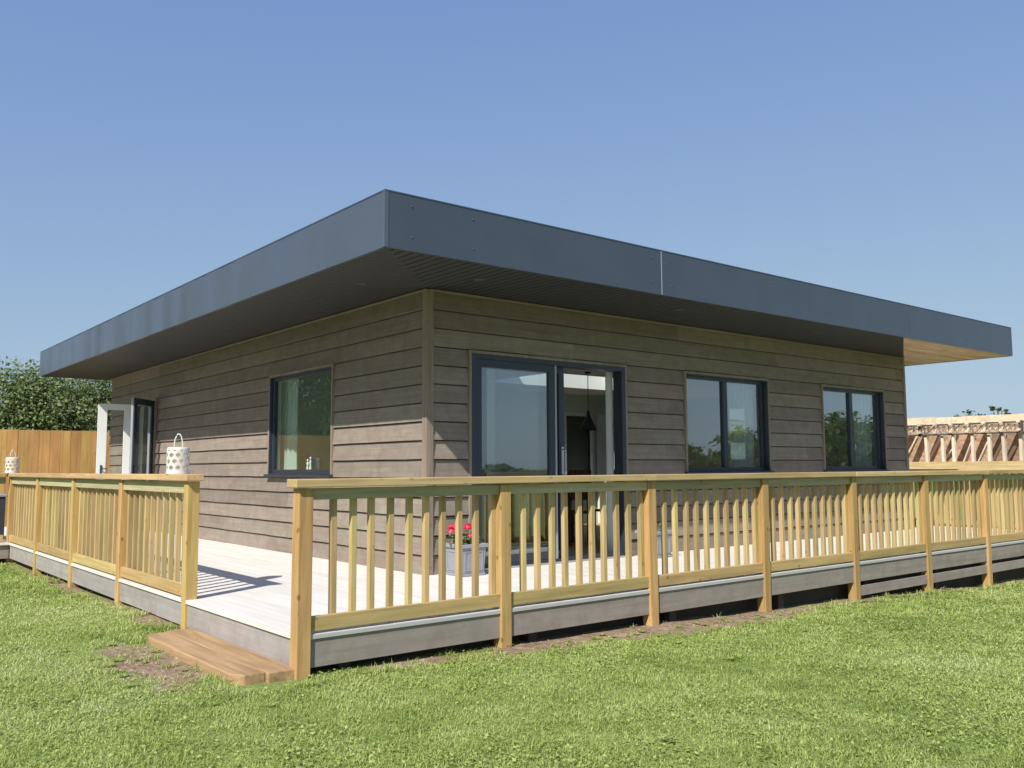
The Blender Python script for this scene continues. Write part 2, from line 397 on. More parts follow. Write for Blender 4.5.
# step
st = thing('step', 'low worn timber step of two planks at the deck opening beside the corner post', 'step', (-.22,.87,-.29))
O2 = (-.22,.87,-.29)
for a, b, y0, y1 in ((-.425,-.230,.02,1.86), (-.228,-.036,-.02,1.90)):
    mb = MB(); n = 16
    base = [];
    ysn = np.linspace(y0, y1, n)
    for k in range(n-1):
        j = lambda: random.uniform(-.004,.004)
        pass
    e = [(a+random.uniform(-.006,.006) if a < -.3 else a) for _ in ysn]
    low = [(e[k], ysn[k], -.33) for k in range(n)]+[(b, ysn[k], -.33) for k in range(n-1,-1,-1)]
    ch = .035 if a < -.3 else 0
    low[n-1] = (a+ch, y1, -.33); low[0] = (a+ch*1.6, y0, -.33)
    mb.prism(low, [(q[0], q[1], -.205+random.uniform(-.003,.002)) for q in low])
    mb.build('plank', M_step, st, bevel=.007, off=O2)

# ------------------------------------------------------------------ railings
def railing(name, label, loc, rotz, n, sp, out, first=True, ends=(.06,.06), last=True, cap=(.951,1.006), rail=(.868,.944)):
    """runs along local +x, outward side is local y*out (out = -1 or +1); the local frame's z=0 is the deck top"""
    base_z = loc[2]
    t = thing(name, label, 'railing', loc, rotz, 'pine railings round the deck')
    rz = Matrix.Rotation(rotz, 3, 'Z')
    yy = lambda a, b: (min(a*out,b*out), max(a*out,b*out))
    for i in range(n+1):
        if (i == 0 and not first) or (i == n and not last): continue
        w = rz @ Vector((i*sp, 0, 0))+Vector(loc)
        g = float(gz(w.x, w.y))-.08
        mb = MB(); mb.box(-.05, .05, -.05, .05, g-base_z, cap[0]-.006)
        o = mb.build('post', M_post, t, bevel=.004, at=(i*sp+random.uniform(-.003,.003), 0, 0))
        o.rotation_euler = (random.uniform(-.004,.004), random.uniform(-.004,.004), random.uniform(-.02,.02))
    # cap boards, joined over the posts
    x0 = -ends[0]; k = 0
    joints = [i*sp for i in range(2, n-1, 2)]+[n*sp+ends[1]]
    for xe in joints:
        mb = MB(); a, b = yy(.085, -.065); mb.box(x0, xe-.003, a, b, cap[0], cap[1])
        mb.build('cap_rail', M_cap, t, bevel=.006, off=((x0+xe)/2,0,.97), at=((x0+xe)/2,0,.97+random.uniform(-.001,.001))); x0 = xe
    bal = None
    for i in range(n):
        xa, xb = i*sp+.049, (i+1)*sp-.049
        a, b = yy(.03, -.012)
        tr = MB(); tr.box(xa, xb, a, b, rail[0], cap[0]-.007); tr.build('top_rail', M_rail_shade, t, bevel=.003, off=((xa+xb)/2,0,.9), at=((xa+xb)/2,0,.9))
        br = MB(); br.box(xa, xb, a, b, .017, .112); o = br.build('bottom_rail', M_rail, t, bevel=.003, off=((xa+xb)/2,0,.07), at=((xa+xb)/2,0,.07))
        o.rotation_euler.y = random.uniform(-.003,.003)
        for q in range(10):
            xq = i*sp+.235+q*(sp-.315)/9.0
            if bal is None:
                mb = MB(); a2, b2 = yy(-.014, -.056); mb.box(-.0205, .0205, a2, b2, .045, .935); bal = mb.build('baluster', M_bal, t, bevel=.003, at=(xq,0,0)); c = bal
            else: c = dup_part(bal, t, (xq,0,0))
            c.location.x += random.uniform(-.006,.006); c.location.z = random.uniform(-.006,.004); c.rotation_euler = (0, random.uniform(-.005,.005), random.uniform(-.05,.05))
    return t
SP = 1.6698
railing('deck_railing', 'long pine railing along the front of the deck, with bare posts down to the grass', (0,0,0), 0, 8, SP, -1, ends=(.09,.08))
railing('deck_railing', 'pine railing along the left edge of the deck, carrying the two white lanterns', (0,2.09,0), R(90), 4, 1.9186, 1, ends=(.10,.085), cap=(.978,1.032), rail=(.872,.95))
railing('deck_railing', 'short far pine railing turning left behind the far lantern', (-.05,9.78,0), R(180), 2, 1.9, 1, first=False, ends=(-.06,.05), cap=(.978,1.031), rail=(.872,.95))
railing('deck_railing', 'short pine railing closing the far right end of the deck, seen through the front railing', (XR,.05,0), R(90), 2, 1.35, -1, first=False, ends=(-.09,.08))

# ------------------------------------------------------------------ lodge
ZB, ZT = 2.922, 3.415
lodge = thing('lodge', 'single storey flat roofed lodge clad in grey brown boards with a dark grey roof edge', 'lodge', (XW, YW, -.3))
OL = (XW, YW, -.3)
openF = [(2.915, 5.315, -.01, 2.325), (6.40, 8.25, 1.0, 2.325), (9.61, 11.47, 1.0, 2.325)]
openL = [(4.16, 5.995, 1.0, 2.335), (10.80, 12.10, -.01, 2.335)]
NC = 15; CP = 2.915/NC
def cladding(axis, u0, u1, opens, mat):
    """weatherboards: a thin upper edge, a proud lower edge, split round the openings"""
    mb = MB()
    for k in range(NC):
        z0, z1 = k*CP, (k+1)*CP
        segs = [(u0, u1, z0, z1)]
        for (a, b, c, d) in opens:
            ns = []
            for (p, q, r, s_) in segs:
                if d <= r+1e-4 or c >= s_-1e-4 or b <= p or a >= q: ns.append((p, q, r, s_)); continue
                if a > p: ns.append((p, a, r, s_))
                if b < q: ns.append((b, q, r, s_))
                if c > r+.004: ns.append((max(p,a), min(q,b), r, c))
                if d < s_-.004: ns.append((max(p,a), min(q,b), d, s_))
            segs = ns
        # board joints
        jt = []; u = u0+random.uniform(1.2,4.4)
        while u < u1: jt.append(u); u += random.uniform(3.0,4.6)
        tints = [random.random() for _ in range(len(jt)+1)]
        for (p, q, r, s_) in segs:
            cuts = [p]+[j for j in jt if p+.05 < j < q-.05]+[q]
            for a, b in zip(cuts[:-1], cuts[1:]):
                mb.cur = tints[sum(1 for j in jt if j <= (a+b)/2)]
                n = max(2, int((b-a)/.35)+1); uu = np.linspace(a+.001, b-.001, n)
                fr = lambda z: (z-z0)/CP
                lo = .034-.024*fr(r); hi = .034-.024*fr(s_)
                wob = [0]*n if (r-z0) > .01 else [random.uniform(-.0035,.0035) for _ in range(n)]
                pr = []; 
                for i in range(n):
                    pr.append([(uu[i], -lo+random.uniform(-.0015,.0015), r+wob[i]+.002), (uu[i], -hi, s_-.013 if s_ >= z1-.001 and k < NC-1 else s_), (uu[i], 0.0, s_-.013 if s_ >= z1-.001 and k < NC-1 else s_), (uu[i], 0.0, r+.002)])
                pts = [c for g in pr for c in g]; fs = []
                for i in range(n-1):
                    for j in range(4): fs.append((i*4+j, (i+1)*4+j, (i+1)*4+(j+1)%4, i*4+(j+1)%4))
                fs += [(0,1,2,3), (4*n-4,4*n-1,4*n-2,4*n-3)]
                mp = (lambda c: (c[0], YW+.03+c[1], c[2])) if axis == 'x' else (lambda c: (XW+.03+c[1], c[0], c[2]))
                mb.poly([mp(c) for c in pts], fs)
    return mb.build('wall_cladding', mat, lodge, off=OL)
cladding('x', XW+.032, XWR-.05, openF, M_clad_x)
cladding('y', YW+.032, YWE, openL, M_clad_y)
# masonry-like wall core with the openings left free
def core(axis, u0, u1, opens, d0, d1, mat=None, name='wall'):
    mb = MB(); us = sorted(set([u0, u1]+[v for o in opens for v in o[:2]]))
    for a, b in zip(us[:-1], us[1:]):
        o = [q for q in opens if q[0] <= a+1e-5 and q[1] >= b-1e-5]
        zs = [(-.05, 2.93)] if not o else [(z0, z1) for z0, z1 in ((-.05, o[0][2]), (o[0][3], 2.93)) if z1-z0 > .06]
        for z0, z1 in zs:
            if axis == 'x': mb.box(a, b, YW+d0, YW+d1, z0, z1)
            else: mb.box(XW+d0, XW+d1, a, b, z0, z1)
    return mb.build(name, mat or M_wall_in, lodge, off=OL)
core('x', XW+.036, XWR-.02, openF, .036, .17)
core('y', YW+.171, YWE, openL, .036, .17)
core('x', XW+.036, XWR-.021, openF, .0305, .0355, M_dark, 'gap_shade_sheet')  # dark sheet added so the gaps between boards read as shade
core('y', YW+.036, YWE-.001, openL, .0305, .0355, M_dark, 'gap_shade_sheet')
mb = MB(); mb.box(XWR-.12, XWR-.021, YW+.171, YWE, -.05, 2.93); mb.box(XW+.171, XWR-.121, YWE-.12, YWE-.001, -.05, 2.93)
mb.build('wall', M_wall_in, lodge, off=OL)
mb = MB(); z = 0
for k in range(NC):
    mb.cur = random.random(); mb.prism([(XWR-.02,YW+.03,k*CP),(XWR-.02,YWE,k*CP),(XWR+.014,YWE,k*CP),(XWR+.014,YW+.03,k*CP)][::-1], [(XWR-.02,YW+.03,k*CP+CP),(XWR-.02,YWE,k*CP+CP),(XWR-.006,YWE,k*CP+CP),(XWR-.006,YW+.03,k*CP+CP)][::-1])
mb.build('wall_cladding', M_clad_y, lodge, off=OL)
# corner trims, top strip
mb = MB(); mb.box(XW-.012, XW+.031, YW-.012, YW+.031, -.02, 2.918); mb.box(XW-.0115, XW-.001+.02, YW+.0315, YW+.075, -.02, 2.917); mb.box(XW+.0315, XW+.075, YW-.0115, YW+.018, -.02, 2.917)
mb.build('corner_trim', M_trimz, lodge, off=OL, bevel=.003)
mb = MB(); mb.box(XWR-.05, XWR+.016, YW-.008, YW+.029, -.02, 2.917); mb.build('corner_trim', M_clad_x, lodge, off=OL, bevel=.003)

mb = MB(); mb.box(XW+.02, XWR-.052, YW-.030, YW-.0125, 2.897, 2.9165); mb.box(XW-.030, XW-.0125, YW-.0125, YWE, 2.897, 2.916)
mb.build('lit_line_strip', M_lit_strip, lodge, off=OL)  # strip added to imitate the lit undersides of the top boards
# roof
XE, YE, XRR, YLL = 1.131, .887, 13.50, 14.10
RX0, RX1, RY0, RY1 = 6.0, 8.9, 4.3, 5.95          # roof opening added to let daylight brighten the living room
def with_hole(mb, x0, x1, y0, y1, z0, z1):
    mb.box(x0, x1, y0, RY0, z0, z1); mb.box(x0, x1, RY1, y1, z0, z1); mb.box(x0, RX0, RY0, RY1, z0, z1); mb.box(RX1, x1, RY0, RY1, z0, z1)
roof = MB(); with_hole(roof, XE+.05, XRR-.05, YE+.05, YLL-.05, 3.0, ZT-.05); roof = roof.build('roof', M_membrane, lodge, off=OL)
jx = [4.585, 9.98]; cuts = [XE+.004]+jx+[XRR]
for a, b in zip(cuts[:-1], cuts[1:]):
    mb = MB(); mb.box(a+.0015, b-.0015, YE, YE+.03, ZB, ZT-.012); mb.build('fascia_panel', M_fascia, roof, off=OL)
mb = MB(); mb.box(jx[0]-.006, jx[0]+.006, YE-.0025, YE-.0003, ZB+.002, ZT-.014); mb.build('joint_cover', M_frame_edge, roof, off=OL)
mb = MB(); mb.box(jx[1]-.004, jx[1]+.004, YE-.002, YE-.0003, ZB+.002, ZT-.014); mb.build('joint_cover', M_fascia, roof, off=OL)
n = 60; mb = MB(); ysn = np.linspace(YE+.003, YLL, n)
lo = [(XE+.002*math.sin(k*1.7)*(k > 12), ysn[k]) for k in range(n)]
pl = [(a, b) for a, b in lo]+[(XE+.03, YLL), (XE+.03, YE+.031)]
mb.prism([(a,b,ZB) for a,b in pl][::-1], [(a,b,ZT-.012) for a,b in pl][::-1]); mb.build('fascia_panel', M_fascia_w, roof, off=OL)
mb = MB(); mb.box(XRR-.03, XRR, YE+.031, YLL, ZB, ZT-.012); mb.build('fascia_panel', M_fascia, roof, off=OL)
mb = MB(); mb.box(XE+.031, XRR-.031, YLL-.03, YLL, ZB, ZT-.012); mb.build('fascia_panel', M_fascia, roof, off=OL)
mb = MB(); mb.box(XE-.008, XE+.002, YE-.008, YE+.002, ZB-.002, ZT-.013); mb.box(XE-.006, XE-.0025, YE+.002, YE+.03, ZB, ZT-.014); mb.box(XE+.002, XE+.03, YE-.006, YE-.0025, ZB, ZT-.014)
mb.build('corner_angle', plain('corner_metal', (.14,.16,.19), .3, metal=.5, nscale=9), roof, off=OL)
mb = MB()   # cap flashing round the top edge
mb.box(XE-.004, XRR+.004, YE-.004, YE+.09, ZT-.0115, ZT); mb.box(XE-.004, XE+.09, YE+.0905, YLL+.004, ZT-.0115, ZT); mb.box(XRR-.09, XRR+.004, YE+.0905, YLL+.004, ZT-.0115, ZT); mb.box(XE+.0905, XRR-.0905, YLL-.09, YLL+.004, ZT-.0115, ZT)
mb.build('edge_flashing', M_fascia, roof, off=OL)
mb = MB()
for xx in (1.40, 2.05, 4.42, 4.75, 6.6, 8.2, 9.82, 10.14, 11.6):
    for zz in (3.04, 3.31): mb.lathe([(.011,0),(.010,.003),(.004,.006)], (0,0,0), 8); 
    for q in range(2):
        for i in range(24):
            v = mb.v[-48+q*24+i]; mb.v[-48+q*24+i] = (xx+v[0], YE-v[2]-.0005, (3.04,3.31)[q]+v[1])
mb.build('rivet', M_fascia, roof, off=OL)
# soffit: grooved dark panels, a pale timber panel at the right-hand end
mb = MB(); PW = .10; x = XE+.031; k1 = 1.25/1.256
bl = lambda y: 9.78+(y-.887)*1.93            # right-hand boundary of the dark panels
while x < XWR:
    x1 = x+PW-.014; ym = min(YW+.03, YE+(x-XE)*k1); ym1 = min(YW+.03, YE+(x1-XE)*k1)
    y0 = max(YE+.031, YE+(x-9.78)/1.93); y01 = max(YE+.031, YE+(x1-9.78)/1.93)
    if ym1 > y01+.01: mb.prism([(x,y0,ZB+.006),(x1,y01,ZB+.006),(x1,ym1,ZB+.006),(x,max(ym,y0),ZB+.006)][::1], [(x,y0,ZB+.03),(x1,y01,ZB+.03),(x1,ym1,ZB+.03),(x,max(ym,y0),ZB+.03)])
    x += PW
mb.box(XE+.031, 9.8, YE+.031, YW+.03, ZB+.0155, ZB+.05)
mb.build('soffit_panel', M_soffit, roof, off=OL)
mb = MB(); y = YE+.031
while y < YLL-.04:
    y1 = min(y+PW-.005, YLL-.031); xm = min(XW+.03, XE+(y-YE)/k1); xm1 = min(XW+.03, XE+(y1-YE)/k1)
    if xm1 > XE+.05: mb.prism([(XE+.031,y,ZB+.006),(max(xm,XE+.032),y,ZB+.006),(xm1,y1,ZB+.006),(XE+.031,y1,ZB+.006)], [(XE+.031,y,ZB+.03),(max(xm,XE+.032),y,ZB+.03),(xm1,y1,ZB+.03),(XE+.031,y1,ZB+.03)])
    y += PW
mb.box(XE+.031, XW+.03, YW+.031, YLL-.031, ZB+.0155, ZB+.05)
mb.build('soffit_panel', M_soffit, roof, off=OL)
mb = MB(); y = YE+.031
while y < YLL-.05:
    mb.cur = random.random(); y1 = y+.128
    xa = bl(y)+.004 if y < YW-.1 else XWR+.016; xb = bl(y1)+.004 if y < YW-.1 else XWR+.016
    mb.prism([(xa,y,ZB+.006),(XRR-.031,y,ZB+.006),(XRR-.031,y1,ZB+.006),(xb,y1,ZB+.006)], [(xa,y,ZB+.03),(XRR-.031,y,ZB+.03),(XRR-.031,y1,ZB+.03),(xb,y1,ZB+.03)]); y += .13
mb.build('soffit_panel', M_soffit_wood, roof, off=OL)
dl = None
for (x, y) in ((1.74,2.35), (1.80,5.9), (1.8,9.6), (2.55,1.47), (5.476,1.40), (8.4,1.40)):
    if dl is None:
        mb = MB(); mb.lathe([(.052,0),(.05,-.006),(.036,-.006),(.034,.004),(.012,.005)], n=20); dl = mb.build('downlight', plain('dull_metal', (.09,.09,.09), .5, nscale=30), roof, at=(x-OL[0],y-OL[1],ZB+.004-OL[2])); dl['label'] = 'small round downlight set in the dark soffit'
    else: dup_part(dl, roof, (x-OL[0], y-OL[1], ZB+.004-OL[2]))

# openings: a mapping from (along, out, up) to the wall
def mapF(u, d, z): return (u, YW+d, z)
def mapL(u, d, z): return (XW+d, u, z)
class MW(MB):
    def __init__(s, mp): super().__init__(); s.mp = mp
    def wb(s, u0, u1, d0, d1, z0, z1):
        a = s.mp(u0,d0,z0); b = s.mp(u1,d1,z1); s.box(min(a[0],b[0]),max(a[0],b[0]),min(a[1],b[1]),max(a[1],b[1]),a[2],b[2])
    def ring(s, u0, u1, z0, z1, w, d0, d1, wb_=None, wt=None):
        wb_ = w if wb_ is None else wb_; wt = w if wt is None else wt
        s.wb(u0,u0+w,d0,d1,z0,z1); s.wb(u1-w,u1,d0,d1,z0,z1)
        if wb_: s.wb(u0+w,u1-w,d0,d1,z0,z0+wb_)
        s.wb(u0+w,u1-w,d0,d1,z1-wt,z1)
def window(mp, u0, u1, z0, z1, panes, sill, label=None, glass=None, rec=.062):
    m = MW(mp); t = .032
    m.wb(u0,u0+t,-.016,.05,z0,z1-.0); m.wb(u1-t,u1,-.016,.05,z0,z1); m.wb(u0+t,u1-t,-.016,.05,z1-t,z1)
    tr = m.build('window', M_trimz, lodge, bevel=.002, off=OL)
    if label: tr['label'] = label
    a, b, c, d = u0+t, u1-t, z0+.004, z1-t
    m = MW(mp); m.ring(a, b, c, d, .010, -.010, rec-.0005); m.ring(a, b, c, d, .055, rec, rec+.06, wb_=.06)
    mids = [a+(b-a)*k/panes for k in range(1, panes)]
    for q in mids: m.wb(q-.045, q+.045, rec-.006, rec+.06, c+.06, d-.055)
    m.build('frame', M_frame, tr, bevel=.004, off=OL)
    edges = [a+.055]+[v for q in mids for v in (q-.045, q+.045)]+[b-.055]
    for k in range(panes):
        g = MW(mp); g.wb(edges[2*k]-.002, edges[2*k+1]+.002, rec+.024, rec+.028, c+.058, d-.053); g.build('pane', glass or M_glass, tr, off=OL)
    if sill:
        m = MW(mp); m.wb(u0-.02, u1+.02, -.055, .02, z0-.035, z0+.003); m.build('sill', M_frame, tr, bevel=.004, off=OL)
    m = MW(mp); m.wb(a, b, rec+.061, .20, c-.02, c+.004); m.build('inner_sill', M_white, tr, off=OL)
    return tr
window(mapL, openL[0][0], openL[0][1], openL[0][2], openL[0][3], 1, True, 'single pane window in the left wall with a pair of white figurines on its sill', M_glass_low, .028)
window(mapF, openF[1][0], openF[1][1], openF[1][2], openF[1][3], 2, True, 'two pane window beside the sliding door with paper notices behind the glass')
window(mapF, openF[2][0], openF[2][1], openF[2][2], openF[2][3], 2, True, 'two pane window nearest the right end of the front wall')

# sliding door
u0, u1, z1 = openF[0][0], openF[0][1], openF[0][3]
m = MW(mapF); m.wb(u0,u0+.03,-.016,.05,0,z1); m.wb(u1-.03,u1,-.016,.05,0,z1); m.wb(u0+.03,u1-.03,-.016,.05,z1-.03,z1)
sd = m.build('sliding_door', M_trimz, lodge, bevel=.002, off=OL)
a, b, d = u0+.03, u1-.03, z1-.03
m = MW(mapF); m.ring(a, b, .0, d, .06, -.012, .14, wb_=.05, wt=.055); m.build('frame', M_frame, sd, bevel=.004, off=OL)
um = 4.14
m = MW(mapF); m.ring(a+.06, um-.005, .05, d-.055, .085, .0, .05); m.build('fixed_leaf', M_frame, sd, bevel=.004, off=OL)
m = MW(mapF); m.ring(a+.18, um+.205, .05, d-.055, .085, .07, .12); m.build('sliding_leaf', M_frame, sd, bevel=.004, off=OL)
m = MW(mapF); m.wb(um-.003, um+.022, -.004, .066, .05, d-.056); m.build('frame_seal', M_frame_edge, sd, off=OL)
m = MW(mapF); m.wb(a+.14, um-.085, .022, .028, .13, d-.135); m.build('pane', M_glass, sd, off=OL)
m = MW(mapF); m.wb(a+.26, um+.125, .093, .098, .13, d-.135); m.build('pane', M_glass1, sd, off=OL)
m = MB(); hx = um+.165; m.tube([(hx,YW+.066,.98),(hx,YW+.02,.99),(hx,YW+.015,1.02),(hx,YW+.015,1.24),(hx,YW+.02,1.27),(hx,YW+.066,1.28)], .012); m.box(hx-.018,hx+.018,YW+.06,YW+.07,.95,1.31)
m.build('handle', M_steel, sd, off=OL, smooth=False)
m = MW(mapF); m.wb(u0-.02, u1+.02, -.06, .03, -.018+.02, .022); m.build('threshold', M_steel, sd, off=OL)

# french doors on the left wall, both leaves open outwards
u0, u1, z1 = openL[1][0], openL[1][1], openL[1][3]
m = MW(mapL); m.wb(u0,u0+.03,-.016,.05,0,z1); m.wb(u1-.03,u1,-.016,.05,0,z1); m.wb(u0+.03,u1-.03,-.016,.05,z1-.03,z1)
fd = m.build('french_door', M_trimz, lodge, bevel=.002, off=OL)
m = MW(mapL); m.ring(u0+.03, u1-.03, 0, z1-.03, .055, -.01, .07, wb_=.03); m.build('frame', M_frame, fd, bevel=.004, off=OL)
def leaf(hinge, tip, z0, z1, mat_face, mat_other, nface, label):
    """a glazed leaf from its hinge to its free edge; nface (+1/-1) is the side of the first material"""
    h = Vector((*hinge, 0)); dv = Vector((*tip, 0))-h; L = dv.length; dv.normalize(); nv = Vector((-dv.y, dv.x, 0))*nface
    def bx(mb, a, b, c, d, e0, e1):
        P = lambda s, q, z: tuple(h+dv*s+nv*q+Vector((0,0,z)))
        mb.poly([P(a,c,e0),P(b,c,e0),P(b,d,e0),P(a,d,e0),P(a,c,e1),P(b,c,e1),P(b,d,e1),P(a,d,e1)], [(0,3,2,1),(4,5,6,7),(0,1,5,4),(1,2,6,5),(2,3,7,6),(3,0,4,7)])
    w = .105 if mat_face != M_white else .16; root = None
    for mat, c, d in ((mat_face, .0, .022), (mat_other, -.04, .0)):
        mb = MB(); bx(mb, 0, w, c, d, z0, z1); bx(mb, L-w, L, c, d, z0, z1); bx(mb, w, L-w, c, d, z0, z0+.14); bx(mb, w, L-w, c, d, z1-.11, z1)
        o = mb.build('door_leaf' if root is None else 'leaf_back', mat, root or fd, off=OL, bevel=.003)
        if root is None: root = o; o['label'] = label
    mb = MB(); bx(mb, w-.002, L-w+.002, -.003, .003, z0+.138, z1-.108); mb.build('pane', M_glass1, root, off=OL)
    for sd_ in (1, -1):
        mb = MB(); mb.cur = 0; zc = z0+1.02
        bx(mb, L-w*.5-.016, L-w*.5+.016, .031*sd_, .037*sd_, zc-.11, zc+.11); bx(mb, L-w*.5-.10, L-w*.5+.012, .055*sd_, .068*sd_, zc+.03, zc+.05); bx(mb, L-w*.5-.01, L-w*.5+.01, .037*sd_, .056*sd_, zc+.03, zc+.05)
        mb.build('handle', M_steel if sd_ < 0 else M_dark, root, off=OL)
leaf((2.345,10.835), (1.85,10.30), .03, 2.29, M_frame, M_frame_edge, 1, 'near grey door leaf folded back beyond a right angle')
leaf((2.34,12.02), (1.735,12.08), .03, 2.29, M_white, M_frame, 1, 'far door leaf standing open with its white inner face showing')

# interior shell
mb = MB(); mb.box(XW+.17, XWR-.12, YW+.17, YWE-.12, -.06, -.004); mb.build('floor', M_floor_in, lodge, off=OL)
mb = MB(); with_hole(mb, XW+.17, XWR-.12, YW+.17, YWE-.12, 2.46, 2.50); mb.build('ceiling', M_ceil, lodge, off=OL)
mb = MB(); e = .02
mb.box(RX0-e, RX0-.001, RY0-e, RY1+e, 2.501, 3.38); mb.box(RX1+.001, RX1+e, RY0-e, RY1+e, 2.501, 3.38); mb.box(RX0, RX1, RY0-e, RY0-.001, 2.501, 3.38); mb.box(RX0, RX1, RY1+.001, RY1+e, 2.501, 3.38)
rl = mb.build('added_rooflight', M_ceil, lodge, off=OL)  # shaft of the unseen opening added for daylight
mb = MB(); mb.box(RX0-.02, RX1+.02, RY0-.02, RY1+.02, 3.385, 3.395); mb.build('pane', M_glass1, rl, off=OL)
mb = MB()
PY = 7.0
mb.box(5.2, 8.75, PY, PY+.1, 0, 2.46); mb.box(9.37, XWR-.12, PY, PY+.1, 0, 2.46); mb.box(8.75, 9.37, PY, PY+.1, 2.05, 2.46)
mb.box(4.62, 4.72, 4.0, PY-.001, 0, 2.46); mb.box(XW+.172, 4.619, 4.0, 4.1, 0, 2.46); mb.box(XW+.172, 4.619, 6.5, 6.6, 0, 2.46); mb.box(5.1, 5.2, PY+.101, YWE-.121, 0, 2.46)
mb.build('partition', M_wall_in, lodge, off=OL)
mb = MB(); mb.box(8.69, 8.75, PY-.02, PY+.12, 0, 2.11); mb.box(9.37, 9.43, PY-.02, PY+.12, 0, 2.11); mb.box(8.75, 9.37, PY-.02, PY+.12, 2.05, 2.11); mb.build('door_frame', M_white, lodge, off=OL)
mb = MB(); mb.box(8.751, 9.369, PY+.03, PY+.07, .005, 2.045); mb.build('doorway_shade', plain('doorway_shade_tone', (.05,.062,.048), .5, nscale=5), lodge, off=OL)  # panel in the doorway, the unlit corridor's darkness put into its colour

# ------------------------------------------------------------------ things inside the lodge
def curtain(label, mp, u0, u1, d, z0, z1, w=.07):
    mb = MB(); n = int((u1-u0)/.012)+2; pts = []
    for i in range(n):
        u = u0+(u1-u0)*i/(n-1); dd = d+.022*math.sin(i*.62)+.008*math.sin(i*.23+1)
        for z in np.linspace(z0, z1, 5): pts.append(mp(u, dd*1.0+(.01*math.sin(i*.62+z) if z < 1 else 0), z))
    fs = [(i*5+j, (i+1)*5+j, (i+1)*5+j+1, i*5+j+1) for i in range(n-1) for j in range(4)]
    mb.poly(pts, fs)
    mid = mp((u0+u1)/2, d, z0)
    o = mb.build('curtain', M_curtain, None, smooth=True, off=mid); o.location = mid
    return tag(o, label, 'curtain', 'curtains behind the glass')
curtain('pale curtain gathered behind the left side of the closed sliding door pane', mapF, 3.05, 3.34, .24, .02, 2.36)
curtain('pale curtain hanging at the right side of the open half of the sliding door', mapF, 5.16, 5.30, .20, .02, 2.30)
curtain('pale curtain at the right side of the window with paper notices', mapF, 7.62, 8.16, .22, .85, 2.36)
curtain('pale curtain at the right side of the window nearest the end of the front wall', mapF, 10.92, 11.38, .22, .85, 2.36)
curtain('pale curtain at the left side of the single pane window', mapL, 5.66, 6.12, .24, .95, 2.36)
curtain('pale curtain just inside the open french door', mapL, 10.95, 11.85, .30, .02, 2.30)
pl = thing('pendant_lamp', 'black cone pendant lamp hanging inside behind the open sliding door', 'lamp', (6.36, 3.9, 2.46))
mb = MB(); mb.lathe([(.045,0),(.045,-.025),(.01,-.03)], n=16); mb.build('ceiling_rose', M_black, pl)
mb = MB(); mb.tube([(0,0,-.03),(0,0,-.58)], .006, 6); mb.build('cord', M_black, pl)
mb = MB(); mb.lathe([(.018,-.57),(.028,-.62),(.04,-.66),(.12,-.83),(.125,-.85),(.117,-.85),(.03,-.67)], n=24); mb.build('lamp_shade', M_black, pl)
cb = thing('tall_cupboard', 'tall white cupboard beside the dark inner doorway', 'cupboard', (9.75, 6.66, 0))
mb = MB(); mb.box(-.25,.25,-.28,.28,0,2.1); mb.build('carcass', M_white, cb, bevel=.004)
for z0, z1 in ((.08,1.05),(1.06,2.08)):
    mb = MB(); mb.box(-.245,.245,-.302,-.282,z0,z1); d_ = mb.build('door', M_white, cb, bevel=.003)
    mb = MB(); mb.box(-.21,-.195,-.325,-.303,(z0+z1)/2-.09,(z0+z1)/2+.09); mb.build('handle', M_steel, d_)
tb = thing('dining_table', 'dark brown dining table inside behind the open sliding door', 'table', (6.3, 4.4, 0))
mb = MB(); mb.box(-.75,.75,-.42,.42,.72,.76); mb.build('tabletop', M_dark_timber, tb, bevel=.005)
lg = None
for sx in (-.68,.68):
    for sy in (-.35,.35):
        if lg is None:
            mb = MB(); mb.box(-.03,.03,-.03,.03,0,.72); lg = mb.build('leg', M_dark_timber, tb, at=(sx,sy,0))
        else: dup_part(lg, tb, (sx,sy,0))
def chair(loc, rz, label):
    c = thing('dining_chair', label, 'chair', loc, rz, 'dining chairs inside the lodge')
    mb = MB(); mb.box(-.21,.21,-.2,.2,.43,.46); mb.build('seat', M_dark_timber, c, bevel=.004)
    mb = MB(); mb.box(-.2,.2,.19,.215,.62,1.04); mb.build('backrest', M_dark_timber, c, bevel=.004)
    l = None
    for sx, sy, h in ((-.18,-.17,.43),(.18,-.17,.43)):
        if l is None: mb = MB(); mb.box(-.018,.018,-.018,.018,0,h); l = mb.build('leg', M_dark_timber, c, at=(sx,sy,0))
        else: dup_part(l, c, (sx,sy,0))
    l = None
    for sx in (-.18,.18):
        if l is None: mb = MB(); mb.box(-.018,.018,-.018,.018,0,1.02); l = mb.build('leg', M_dark_timber, c, at=(sx,.168,0))
        else: dup_part(l, c, (sx,.168,0))
chair((5.95,3.85,0), math.pi, 'brown dining chair on the left of the two seen through the open sliding door')
chair((6.75,3.85,0), math.pi, 'brown dining chair on the right of the two seen through the open sliding door')
